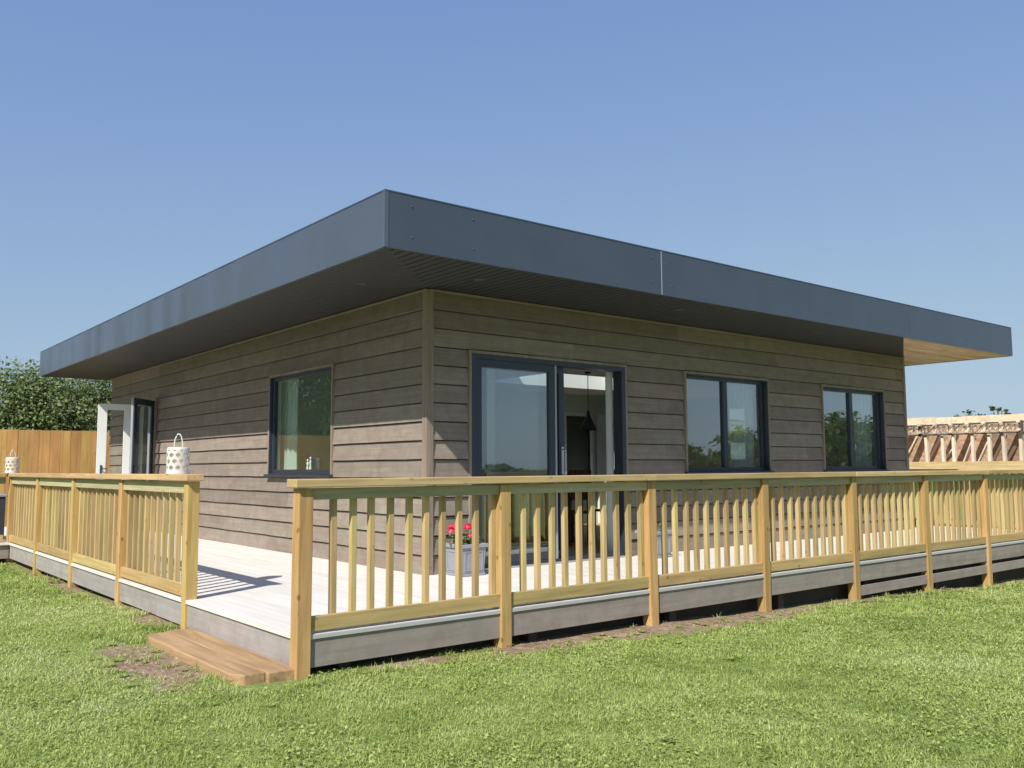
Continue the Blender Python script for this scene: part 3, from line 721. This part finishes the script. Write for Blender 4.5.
# figurines on the sill of the single pane window
def figurine(mb, c, h, lean):
    x, y, z = c
    pr = [(.022,0),(.023,.01),(.019,.08),(.016,.40),(.011,.55),(.016,.66),(.014,.74),(.006,.79),(.006,.81),(.012,.85),(.014,.90),(.012,.95),(.004,1.0)]
    mb.lathe([(r, q*h) for r, q in pr], c, 12)
    mb.tube([(x, y, z+.70*h), (x-.005, y+lean*.030, z+.60*h), (x-.008, y+lean*.042, z+.66*h)], [.007,.006,.005], 6)
fg = MB(); figurine(fg, (0,.04,0), .185, -1); figurine(fg, (0,-.04,0), .215, 1); fg.lathe([(.06,-.006),(.06,0)], n=16)
fo = fg.build('figurine', M_white, None, smooth=True); fo.location = (XW+.16, 5.10, 1.012); tag(fo, 'pair of slim white figurines standing together on the window sill', 'figurine')
for z0, z1, mat, lab, u in ((1.72,1.875,M_paper,'white paper notice fixed high behind the window pane',7.36),(1.53,1.70,M_yellow,'yellowish paper notice below the highest white one behind the pane',7.37),(1.17,1.40,M_paper,'larger white paper notice low behind the window pane',7.37)):
    mb = MB(); mb.box(0,.33,0,.002,0,z1-z0); o = mb.build('paper_notice', mat); o.location = (u+.10, YW+.094, z0); tag(o, lab, 'notice', 'paper notices behind the window')

# ------------------------------------------------------------------ planters and geraniums
def leaves_mesh(P, Nn, size, tint, aspect=.65, curl=.25, r=rng):
    """P points, one diamond-shaped leaf (two tris) on each"""
    n = len(P); d = r.normal(size=(n,3)); d /= np.linalg.norm(d,axis=1)[:,None]
    nn = Nn+r.normal(size=(n,3))*.55; nn /= np.linalg.norm(nn,axis=1)[:,None]
    u = np.cross(nn, d); u /= np.linalg.norm(u,axis=1)[:,None]; v = np.cross(nn, u)
    s = size*(r.random(n)*.7+.65)
    a = P-u*s[:,None]*.5; b = P+v*(s*aspect*.5)[:,None]+nn*(s*curl*.3)[:,None]; c = P+u*s[:,None]*.5; d2 = P-v*(s*aspect*.5)[:,None]+nn*(s*curl*.3)[:,None]
    V = np.stack([a,b,c,d2],1).reshape(-1,3); F = np.arange(4*n).reshape(n,4)
    return V, F, tint
def planter(loc, label, rz=0):
    t = thing('planter', label, 'planter', loc, rz, 'grey planters on the deck'); t.scale = (.94,.94,1)
    mb = MB(); n = 4
    def fr(h0, h1, w0, w1): 
        q = lambda w, z: [(-w,-w,z),(w,-w,z),(w,w,z),(-w,w,z)]
        mb.prism(q(w0,h0), q(w1,h1))
    fr(0,.025,.155,.155); fr(.0255,.275,.145,.160)
    mb.build('pot', M_lead, t, bevel=.005)
    mb = MB()
    for a, b, c, d in ((-.178,.178,-.178,-.150),(-.178,.178,.150,.178),(-.178,-.150,-.1495,.1495),(.150,.178,-.1495,.1495)): mb.box(a,b,c,d,.276,.315)
    mb.build('rim', M_lead, t, bevel=.005)
    mb = MB()   # raised panel mouldings on the four faces
    for k in range(4):
        c_, s_ = math.cos(k*math.pi/2), math.sin(k*math.pi/2)
        for a, b, z0, z1 in ((-.12,.12,.05,.062),(-.12,.12,.235,.247),(-.12,-.108,.0625,.2345),(.108,.12,.0625,.2345)):
            yv = lambda z: -(.145+.015*(z-.0255)/.25)
            p = [(a,yv(z0)-.006,z0),(b,yv(z0)-.006,z0),(b,yv(z1)-.006,z1),(a,yv(z1)-.006,z1)]; q = [(x,y+.012,z) for x,y,z in p]
            rot = lambda v: (v[0]*c_-v[1]*s_, v[0]*s_+v[1]*c_, v[2])
            mb.prism([rot(v) for v in p], [rot(v) for v in q])
    mb.build('moulding', M_lead, t)
    mb = MB(); mb.box(-.149,.149,-.149,.149,.27,.288); mb.build('soil', plain('potting_soil', (.045,.03,.02), .95, nscale=40, namp=.5), t)
    return t
PL1 = (2.715, 1.925, .001); PL2 = (5.47, 1.86, .001)
planter(PL1, 'grey square planter of red geraniums by the lodge corner')
planter(PL2, 'grey square planter with a few green sprigs, right of the sliding door')
def plant(name, loc, label, cat, heads, nleaf, hgt):
    t = thing(name, label, cat, loc)
    P = []; mb = MB()
    for k in range(nleaf//7):
        a = random.uniform(0, 6.28); r = .14*math.sqrt(random.random()); h = hgt*random.uniform(.35,1)
        tip = (r*math.cos(a)*1.1, r*math.sin(a)*1.1, h); mb.tube([(tip[0]*.4,tip[1]*.4,-.02),(tip[0]*.8,tip[1]*.8,h*.6),tip], .003, 5)
        for j in range(7): P.append((tip[0]+random.gauss(0,.022), tip[1]+random.gauss(0,.022), h+random.gauss(0,.02)))
    for (x,y,z,r) in heads: mb.tube([(x*.3,y*.3,-.02),(x*.8,y*.8,z*.6),(x,y,z)], .0035, 5)
    mb.build('stem', M_stem, t)
    P = np.array(P); V, F, tt = leaves_mesh(P, np.tile([0,0,1.],(len(P),1)), .05, None, .95)
    o = link(bpy.data.objects.new('foliage', fast_mesh('foliage', V, F, M_leaf, {'tint': rng.random(len(F))}, 'FACE'))); o.parent = t
    for (x,y,z,r) in heads:
        n = 150; d = rng.normal(size=(n,3)); d /= np.linalg.norm(d,axis=1)[:,None]; d[:,2] = np.abs(d[:,2])*1-.25
        V, F, tt = leaves_mesh(np.array([x,y,z])+d*r, d, .030, None, .9)
        o = link(bpy.data.objects.new('flower_head', fast_mesh('flower_head', V, F, M_petal, {'tint': rng.random(len(F))}, 'FACE'))); o.parent = t
    return t
plant('geranium', (PL1[0],PL1[1],.285), 'red flowering geranium growing in the planter by the lodge corner', 'plant', [(-.10,.05,.165,.070),(.015,-.03,.19,.040),(.06,-.06,.095,.050)], 140, .085)
plant('seedling', (PL2[0],PL2[1],.285), 'small green sprigs growing in the planter right of the sliding door', 'plant', [], 56, .085)

# ------------------------------------------------------------------ lanterns on the rail caps
def lantern(loc, label, rz, src=None):
    if src:
        r = src.copy(); S.collection.objects.link(r); r.location = loc; r.rotation_euler = (0,0,rz); r['label'] = label
        for ch in src.children:
            c = ch.copy(); S.collection.objects.link(c); c.parent = r
        return r
    t = thing('lantern', label, 'lantern', loc, rz, 'white lanterns on the railing')
    n, m, Rr, H = 60, 24, .096, .215
    mb = MB(); pts = []
    for j in range(m+1):
        z = .012+H*j/m; rr = Rr*(1-.12*max(0,(j-m+2)/2)**2*.4) if j > m-2 else Rr
        for k in range(n): pts.append((rr*math.cos(2*math.pi*k/n), rr*math.sin(2*math.pi*k/n), z))
    fs = []
    for j in range(m):
        for k in range(n):
            hole = False
            if 2 <= j < m-2:
                row = (j-2)//6; u = (k+(3 if row % 2 else 0)) % 6; v = (j-2) % 6
                hole = abs(u-2.5)+abs(v-2.5) <= 2.05
            if not hole: fs.append((j*n+k, j*n+(k+1)%n, (j+1)*n+(k+1)%n, (j+1)*n+k))
    mb.poly(pts, fs); M_lan = plain('chalky_white', (.62,.61,.58), .6, nscale=18, namp=.10); b = mb.build('body', M_lan, t)
    so_ = b.modifiers.new('wall', 'SOLIDIFY'); so_.thickness = .005; so_.offset = -1
    mb = MB(); mb.lathe([(Rr+.004,0),(Rr+.004,.012),(.02,.013)], n=32); mb.build('base', M_lan, t)
    mb = MB(); mb.lathe([(.092,.2275),(.085,.234),(.05,.235),(.045,.228)], n=32); mb.build('lid', M_lan, t)
    mb = MB(); mb.tube([(.037*math.cos(a)*1.0, 0, .226+.125*math.sin(a)) for a in np.linspace(0, math.pi, 14)], .0055, 8); h = mb.build('handle', M_lan, t, smooth=True); h.rotation_euler = (0, 0, R(-50))
    return t
l1 = lantern((.008, 2.48, 1.033), 'pierced white lantern standing on the rail cap beside the deck opening', .3)
lantern((-.03, 9.70, 1.033), 'pierced white lantern on the far corner of the railing in front of the tan fence', 1.1, l1)

# storage box on the far deck
bx = thing('storage_box', 'dark storage box on the deck behind the far left railing', 'box', (-.83, 10.7, 0))
mb = MB(); mb.box(-.85,.85,-.3,.3,.0,.66); mb.build('body', M_dark, bx, bevel=.01)
mb = MB(); mb.box(-.87,.87,-.32,.32,.661,.70); mb.build('lid', M_frame_edge, bx, bevel=.008)

# ------------------------------------------------------------------ board fence and trees behind it
fn = thing('board_fence', 'tall orange tan close boarded timber fence behind the lodge', 'fence', (-4, 15.2, -.35))
OFN = (-4,15.2,-.35)
mb = MB(); x = -13.0
while x < 5:
    mb.cur = random.random(); w = .2; h = 1.905+random.uniform(-.005,.005)
    mb.box(x, x+w-.004, 15.2+random.uniform(-.003,.003)+0, 15.222+0, -.4, h); x += .2
mb.build('board_panel', M_fence, fn, off=OFN)
for z in (.2, 1.0, 1.7):
    mb = MB(); mb.box(-13, 5, 15.25, 15.30, z, z+.09); mb.build('rail', M_fence, fn, off=OFN)
p0 = None
for x in np.arange(-13, 5.1, 1.8):
    if p0 is None: mb = MB(); mb.box(-.05,.05,0,.1,0,2.2); p0 = mb.build('post', M_fence, fn, at=(x-OFN[0], .101, 0))
    else: dup_part(p0, fn, (x-OFN[0], .101, 0))

def crown_pts(lobes, n, r):
    """points in the outer volume of several overlapping lobes, gathered in sprays"""
    P = []; D = []
    vol = np.array([l[3]*l[4]*l[5] for l in lobes])**.67; vol /= vol.sum()
    ns = max(8, n//26)
    k = r.choice(len(lobes), ns, p=vol)
    L = np.array(lobes)[k]
    d = r.normal(size=(ns,3)); d /= np.linalg.norm(d,axis=1)[:,None]
    rad = .55+.62*r.random(ns)**.9
    c = L[:,:3]+d*L[:,3:]*rad[:,None]
    m = 26; sp = (.06+.045*r.random(ns))*np.mean(np.array(lobes)[:,3:])*1.7
    off = r.normal(size=(ns,m,3))*sp[:,None,None]*np.array([1,1,.6])
    P = (c[:,None,:]+off).reshape(-1,3); D = np.repeat(d,m,0)*.6+np.array([0,0,.5])
    tint = np.clip(np.repeat(r.random(ns),m)*.55+r.random(ns*m)*.45,0,1)
    return P, D, tint
def tree(loc, label, lobes, nleaf, size, seed, mat=M_leaf, name='tree', trunk=.12, group=None):
    r = np.random.default_rng(seed); t = thing(name, label, 'tree', loc, 0, group or ('trees behind the fence' if loc[1] > 15 and loc[0] < 10 else 'trees across the field' if loc[1] < 0 else None))
    P, D, tint = crown_pts(lobes, nleaf, r)
    keep = P[:,2] > .08; P, D, tint = P[keep], D[keep], tint[keep]
    V, F, _ = leaves_mesh(P, D, size, None, .62, r=r)
    o = link(bpy.data.objects.new('crown', fast_mesh('crown', V, F, mat, {'tint': tint}, 'FACE'))); o.parent = t
    mb = MB(); top = max(l[2] for l in lobes)
    mb.tube([(0,0,-.3),(.03,.02,top*.25),(-.03,.04,top*.55),(.02,0,top)], [trunk, trunk*.8, trunk*.6, trunk*.25], 9)
    for l in lobes:
        b = Vector((0,.02,top*.35)); e = Vector(l[:3]); mid = b.lerp(e,.5)+Vector((0,0,.1*l[5]))
        mb.tube([b, mid, e], [trunk*.5, trunk*.33, trunk*.12], 6)
        for q in range(5):
            a = Vector(r.normal(size=3)); a.normalize(); e2 = e+Vector((a.x*l[3], a.y*l[4], a.z*l[5]))*.8
            mb.tube([mid.lerp(e,.5), e.lerp(e2,.5)+Vector((0,0,.05)), e2], [trunk*.2, trunk*.12, trunk*.05], 5)
    mb.build('trunk', M_bark, t, smooth=True)
    return t
tree((-1.35,17.6,-.35), 'bushy green tree behind the fence at the left edge of the picture', [(-.5,0,2.0,1.3,1.1,1.15),(.35,.1,2.4,1.0,1.0,1.1),(.1,.1,3.05,.6,.8,.6),(-1.6,.2,2.1,1.1,1.0,1.25)], 48000, .078, 3)
tree((1.75,17.4,-.35), 'bushy green tree behind the fence, under the far corner of the roof edge', [(0,0,2.1,1.35,1.1,1.4),(.7,.2,2.7,1.2,1.0,1.2),(-.6,.1,2.9,.9,.9,.85),(1.9,.2,2.5,1.2,1.0,1.5)], 48000, .078, 4)
tree((-5.2,18.0,-.35), 'taller dark tree behind the fence, mirrored in the single pane window', [(0,0,3.4,1.8,1.5,2.2),(1.4,.2,2.7,1.4,1.2,1.8),(-1.5,.2,3.0,1.5,1.3,1.9),(.2,.2,5.2,1.3,1.2,1.4)], 20000, .13, 5)
tree((-9.5,18.4,-.35), 'broad tree at the far left end of the fence', [(0,0,3.0,1.9,1.5,2.0),(1.6,.2,2.4,1.3,1.2,1.6),(-1.6,.2,2.6,1.5,1.3,1.7)], 14000, .14, 6)
# trees and hedge across the field in front of the lodge (seen in the panes)
tl = [((47,-20,-.6), 'leafy tree across the field, mirrored in the right hand window', [(0,0,2.4,2.2,2.2,2.0),(2.4,.5,2.0,1.9,1.9,1.9),(.4,0,3.6,1.5,1.5,1.2)], 11),
      ((56,-24,-.6), 'second leafy tree across the field, mirrored beside the right hand one', [(0,0,2.6,2.2,2.2,2.2),(-2.1,.3,2.0,1.7,1.7,1.7)], 12),
      ((33,-21,-.6), 'low bushy tree across the field, mirrored in the window with paper notices', [(0,0,1.5,1.5,1.5,1.3),(1.6,.3,1.3,1.2,1.2,1.2)], 13),
      ((37.5,-20,-.6), 'rounder bushy tree across the field, right of the low one', [(0,0,1.8,1.6,1.5,1.6),(1.7,.2,1.9,1.3,1.3,1.4)], 14),
      ((38,-42,-.4), 'brownish bush across the field, mirrored in the sliding door', [(0,0,.8,1.4,1.2,.8),(1.3,0,.6,1.0,.9,.6)], 15)]
for loc, lab, lob, sd_ in tl: tree(loc, lab, lob, 7000, .3, sd_, M_leaf2)
hd = MB()
hg = thing('hedge', 'long low hedge along the far side of the field', 'hedge', (40,-60,-.5))
r_ = np.random.default_rng(21); n = 26000
P = np.stack([r_.uniform(-90,110,n), r_.normal(0,.8,n), np.abs(r_.random(n))**.7*.95], 1); P[:,2] *= .8+.5*vnoise(P[:,0],P[:,0]*0,.12,31)
V, F, _ = leaves_mesh(P, np.tile([0,.5,.7],(n,1)), .4, None, .7, r=r_)
o = link(bpy.data.objects.new('foliage', fast_mesh('foliage', V, F, M_leaf2, {'tint': r_.random(n)}, 'FACE'))); o.parent = hg
o['kind'] = 'stuff'

# ------------------------------------------------------------------ timber frame building going up on the right
BX = 17.9
tf = thing('timber_frame', 'unfinished pale timber frame building on the right with open studs and lattice joists', 'building', (BX, 4, -.7))
OT = (BX,4,-.7); Y0, Y1 = 1.3, 12.0
mb = MB(); mb.box(BX-.02, BX+.05, Y0, 3.72, .82, 1.155); mb.box(BX+.02, BX+.09, 3.721, Y1, .985, 1.155); mb.build('rim_beam', M_rawx, tf, off=OT)
mb = MB(); mb.box(BX+.0, BX+.06, 3.73, Y1, .83, .86); mb.build('rim_beam', M_dark_timber, tf, off=OT)
mb = MB(); mb.box(BX+.12, BX+6, Y0, Y1, .9, 1.0); mb.build('floor', M_osb, tf, off=OT)
mb = MB()
for y in np.arange(Y0+.3, Y1, 2.0): mb.box(BX+.3, BX+.5, y, y+.2, -1, .898)
mb.build('pier', M_dark_timber, tf, off=OT)
st_ = None
r_ = random.Random(5)
for y in (1.42,1.95,2.30,2.62,2.92,3.28,3.62,4.02,4.28,4.62,5.2,5.7,6.3,6.9,7.5):
    if st_ is None: mb = MB(); mb.box(-.045,.045,-.03,.03,1.156,1.79); st_ = mb.build('stud', M_raw, tf, at=(.12, y-4, .7))
    else: dup_part(st_, tf, (.12+r_.uniform(-.03,.03), y-4, .7)).rotation_euler = (r_.uniform(-.02,.02),0,0)
mb = MB(); y = Y0
while y < Y1:
    mb.cur = r_.random(); mb.box(BX+1.15, BX+1.17, y, y+1.195, 1.001, 2.1); y += 1.2
mb.build('sheathing', wood('shade_toned_sheathing', 1, (.22,.15,.09), (.34,.24,.155), (.46,.35,.24), knots=0, along=9, across=14, tint=True, rnd=.35), tf, off=OT)  # brown stands for joist shadow on the wall between the strips
# lattice joists resting on the studs: two chords and steel webs, running away from us
jo = None
for y in np.arange(Y0+.2, Y1, .36):
    if jo is None:
        mb = MB(); mb.box(-.05,1.1,-.035,.035,1.81,1.855); mb.box(-.05,1.1,-.035,.035,1.985,2.03)
        for k in range(4):
            xx = k*.28; mb.bar((xx,0,1.855),(xx+.14,0,1.985),.02); mb.bar((xx+.14,0,1.985),(xx+.28,0,1.855),.02)
        jo = mb.build('joist', M_raw, tf, at=(0, y-4, .7))
    else: dup_part(jo, tf, (r_.uniform(-.02,.02), y-4, .7))
mb = MB(); mb.box(BX+1.171, BX+6, Y0, Y1, 2.02, 2.05); mb.build('roof_sheathing', M_osb, tf, off=OT)
mb = MB(); y = Y0
while y < Y1:
    w = r_.choice((1.2,1.9,2.4)); mb.cur = r_.random(); mb.box(BX+1.12, BX+1.148, y, y+w-.008, 2.04, 2.235+r_.uniform(-.012,.012)); y += w
mb.build('parapet', M_osb, tf, off=OT)
# diagonal strips imitating sunlit stripes between the joists' shadows
mb = MB()
for y in np.arange(1.9, 8.5, .30):
    if r_.random() < .82: mb.bar((BX+1.08+r_.uniform(-.05,.03),y,1.0),(BX+1.08+r_.uniform(-.05,.03),y-r_.uniform(.26,.46),r_.choice((1.78,1.78,1.5))),r_.choice((.07,.10,.13)),.03)
mb.build('sunlit_stripe', M_raw, tf, off=OT)
# brown steel lattice girder fixed along the heads of the studs
gx = BX+.03
gd = MB()
for z in (2.0, 1.775): gd.tube([(gx,Y0,z),(gx,Y1,z)], .017, 8)
for y in (2.55, 4.75, 6.9, 9.0): gd.box(gx-.03, gx+.03, y-.035, y+.035, 1.74, 2.03)
for k, y in enumerate(np.arange(1.35, 11.6, .55)):
    if k % 5 != 2: gd.tube([(gx,y,1.775),(gx,y+.27,2.0)], .008, 6); gd.tube([(gx,y+.27,2.0),(gx,y+.54,1.775)], .008, 6)
    gd.tube([(gx,y,1.775),(gx,y,2.0)], .010, 6)
gd.build('girder', M_scaf, tf, off=OT)
# distant sparse tree above it
tree((40.8,12.4,-.8), 'sparse distant tree top showing above the unfinished timber building', [(0,0,4.25,.7,.7,.3),(.6,-1.3,4.35,.35,.5,.35),(-.4,1.0,4.15,.4,.6,.25)], 420, .15, 17, M_leaf2)

# ------------------------------------------------------------------ grass: blades and small clover leaves
def in_view(x, y, pad=.28):
    dx, dy = x+2.65, y+5.46; f = dx*sy_+dy*cy_; s = dx*cy_-dy*sy_
    return (f > 2.6) & (np.abs(s) < f*(.575+pad)+1.0)
def free(x, y):
    d = ~((x > -.04) & (y > -.005) & (x < XR+.1) & (y < 14)) & ~((y > 9.6) & (x > -6) & (y < 14))
    st_ = (x > -.44) & (x < .02) & (y > -.18) & (y < 1.9)
    return d & ~st_
def scatter(n, rmax):
    a = rng.uniform(-.80, .80, n)+YAW; d = 2.6+(rmax-2.6)*rng.random(n)**1.15
    x = -2.65+d*np.sin(a); y = -5.46+d*np.cos(a)
    return x, y, d
nb = 1150000
x, y, d = scatter(nb, 20)
so_ = soil(x, y); cl = vnoise(x,y,5.5,41)*.6+vnoise(x,y,14,42)*.4
k = in_view(x,y) & free(x,y) & ((rng.random(nb) > so_*1.35) | ((vnoise(x,y,8.5,61) > .70) & (rng.random(nb) < .6))) & (rng.random(nb) < .35+1.1*cl)
x, y, d, cl = x[k], y[k], d[k], cl[k]; n = len(x); z = gz(x,y)
dry = np.clip((vnoise(x,y,.55,43)*.6+vnoise(x,y,1.7,44)*.4-.52)*4, 0, 1)
h = (.013+.022*rng.random(n))*(.45+1.1*cl)*(1-.25*dry); w = (.0019+.0013*rng.random(n))*np.clip(d/6,.9,2.6); h *= np.clip(d/9,1,1.35)
edge = ((np.abs(y+.13) < .13) & (x > .1)) | ((np.abs(x+.14) < .12) & (y > 1.8)) | ((x > -.62) & (x < 0) & (np.abs(y-.9) < 1.2))
h *= np.where(edge & (vnoise(x,y,3.7,62) > .58), 2.1, 1.0)
a = rng.uniform(0, 2*math.pi, n); lean = .25+rng.random(n)*1.25
dx, dy = np.cos(a), np.sin(a); px, py = -dy, dx
def pt(t, side):
    L = lean*t*t*h*1.0
    return np.stack([x+dx*L+px*side*w, y+dy*L+py*side*w, z+h*t*(1-.35*lean*t)-.003], 1)
V = np.stack([pt(0,-1), pt(0,1), pt(.55,.8), pt(.55,-.8), pt(1,.15), pt(1,-.15)], 1).reshape(-1,3)
b = np.arange(n)*6
F1 = np.stack([np.stack([b,b+1,b+2,b+3],1), np.stack([b+3,b+2,b+4,b+5],1)],1).reshape(-1,4)
straw = (rng.random(n) < .025+.13*dry)
t_ = np.where(straw, .82+.18*rng.random(n), np.clip(.34*rng.random(n)+.30*(vnoise(x,y,.8,45)-.5)+.42*(vnoise(x,y,4.2,46)-.5)+.22*dry+.26, 0, .78))
tint1 = np.repeat(t_, 2)
# clover and weed leaves lying low
m_ = 170000
x, y, d = scatter(m_, 15); cl2 = vnoise(x,y,1.3,51)*.6+vnoise(x,y,4.5,52)*.4
k = in_view(x,y) & free(x,y) & (rng.random(m_) > soil(x,y)*1.15) & (rng.random(m_) < np.clip((cl2-.34)*3,.06,1))
x, y, d = x[k], y[k], d[k]; n2 = len(x); z = gz(x,y)+.006+.024*rng.random(n2)
V2, F2, _ = leaves_mesh(np.stack([x,y,z],1), np.tile([0,0,1.6],(n2,1)), .017, None, .85)
tint2 = .12+.5*rng.random(n2)
# broad-leaved weeds: flat rosettes, and a few taller sprigs along the deck edge
wx, wy = [], []
while len(wx) < 130:
    xx, yy, _ = scatter(1, 13)
    if in_view(xx, yy)[0] and free(xx, yy)[0]: wx.append(xx[0]); wy.append(yy[0])
for _ in range(46): wx.append(random.uniform(.2, 10)); wy.append(random.uniform(-.3, -.06))
for _ in range(14): wx.append(random.uniform(-1.0, -.45)); wy.append(random.uniform(-.1, 1.9))
WV = []; WT = []
for xx, yy in zip(wx, wy):
    zz = float(gz(xx, yy)); nl = random.randint(6, 12); L0 = random.uniform(.03, .065)
    for q in range(nl):
        a = q*6.283/nl+random.uniform(-.3,.3); L = L0*random.uniform(.7,1.1); e = random.uniform(.1,.75); ww = L*.17
        c_, s_ = math.cos(a), math.sin(a)
        for u0_, u1_, w0_, w1_ in ((0,.5,.35,1),(.5,1,1,.12)):
            zq = lambda u: zz+.006+L*e*(u-.55*u*u)
            WV += [(xx+c_*L*u0_-s_*ww*w0_, yy+s_*L*u0_+c_*ww*w0_, zq(u0_)), (xx+c_*L*u0_+s_*ww*w0_, yy+s_*L*u0_-c_*ww*w0_, zq(u0_)), (xx+c_*L*u1_+s_*ww*w1_, yy+s_*L*u1_-c_*ww*w1_, zq(u1_)), (xx+c_*L*u1_-s_*ww*w1_, yy+s_*L*u1_+c_*ww*w1_, zq(u1_))]
            WT.append(random.uniform(.08,.45))
V2 = np.concatenate([V2, np.array(WV)]); F2 = np.arange(len(V2)).reshape(-1,4); tint2 = np.concatenate([tint2, WT])
Vg = np.concatenate([V, V2]); Fg = np.concatenate([F1, F2+len(V)])
M_grass = leaf_mat('grass_blade', (.18,.26,.057), (.49,.575,.175), (.70,.71,.40), .42)
go = link(bpy.data.objects.new('grass', fast_mesh('grass', Vg, Fg, M_grass, {'tint': np.concatenate([tint1, tint2])}, 'FACE')))
tag(go, 'short mown grass with clover and dry strands', 'grass', kind='stuff')
print('grass', n, n2)

# crumbs of earth and small stones on the bare soil
cm = MB(); cnt = 0
while cnt < 1500:
    if cnt % 2: xx, yy = random.uniform(-1.25,-.42), random.uniform(-.3,2.2)
    else: xx, yy = random.uniform(.1, 8.5), random.uniform(-.45, .02)
    if float(soil(xx, yy)) < .45: 
        if random.random() < .93: continue
    zz = float(gz(xx, yy)); r0 = .004+.014*random.random()**3; cm.cur = random.random()
    p = [Vector((random.uniform(.6,1.2)*math.cos(k*1.257)*r0, random.uniform(.6,1.2)*math.sin(k*1.257)*r0, random.uniform(-.2,.3)*r0)) for k in range(5)]
    c_ = Vector((xx, yy, zz)); top = c_+Vector((0,0,r0*random.uniform(.5,.9)))
    cm.poly([c_+q for q in p]+[top], [(k,(k+1)%5,5) for k in range(5)]); cnt += 1
mc, tcm, pcm = newmat('earth_crumb'); ac = tcm.nodes.new('ShaderNodeAttribute'); ac.attribute_name = 'tint'
tcm.links.new(ramp(tcm, ac.outputs['Fac'], [(0,(.16,.11,.07)), (.8,(.30,.22,.15)), (1,(.38,.32,.26))]), pcm.inputs['Base Color']); pcm.inputs['Roughness'].default_value = .95
tag(cm.build('soil_crumbs', mc), 'crumbs of earth and small stones scattered on the bare soil', 'soil', kind='stuff')
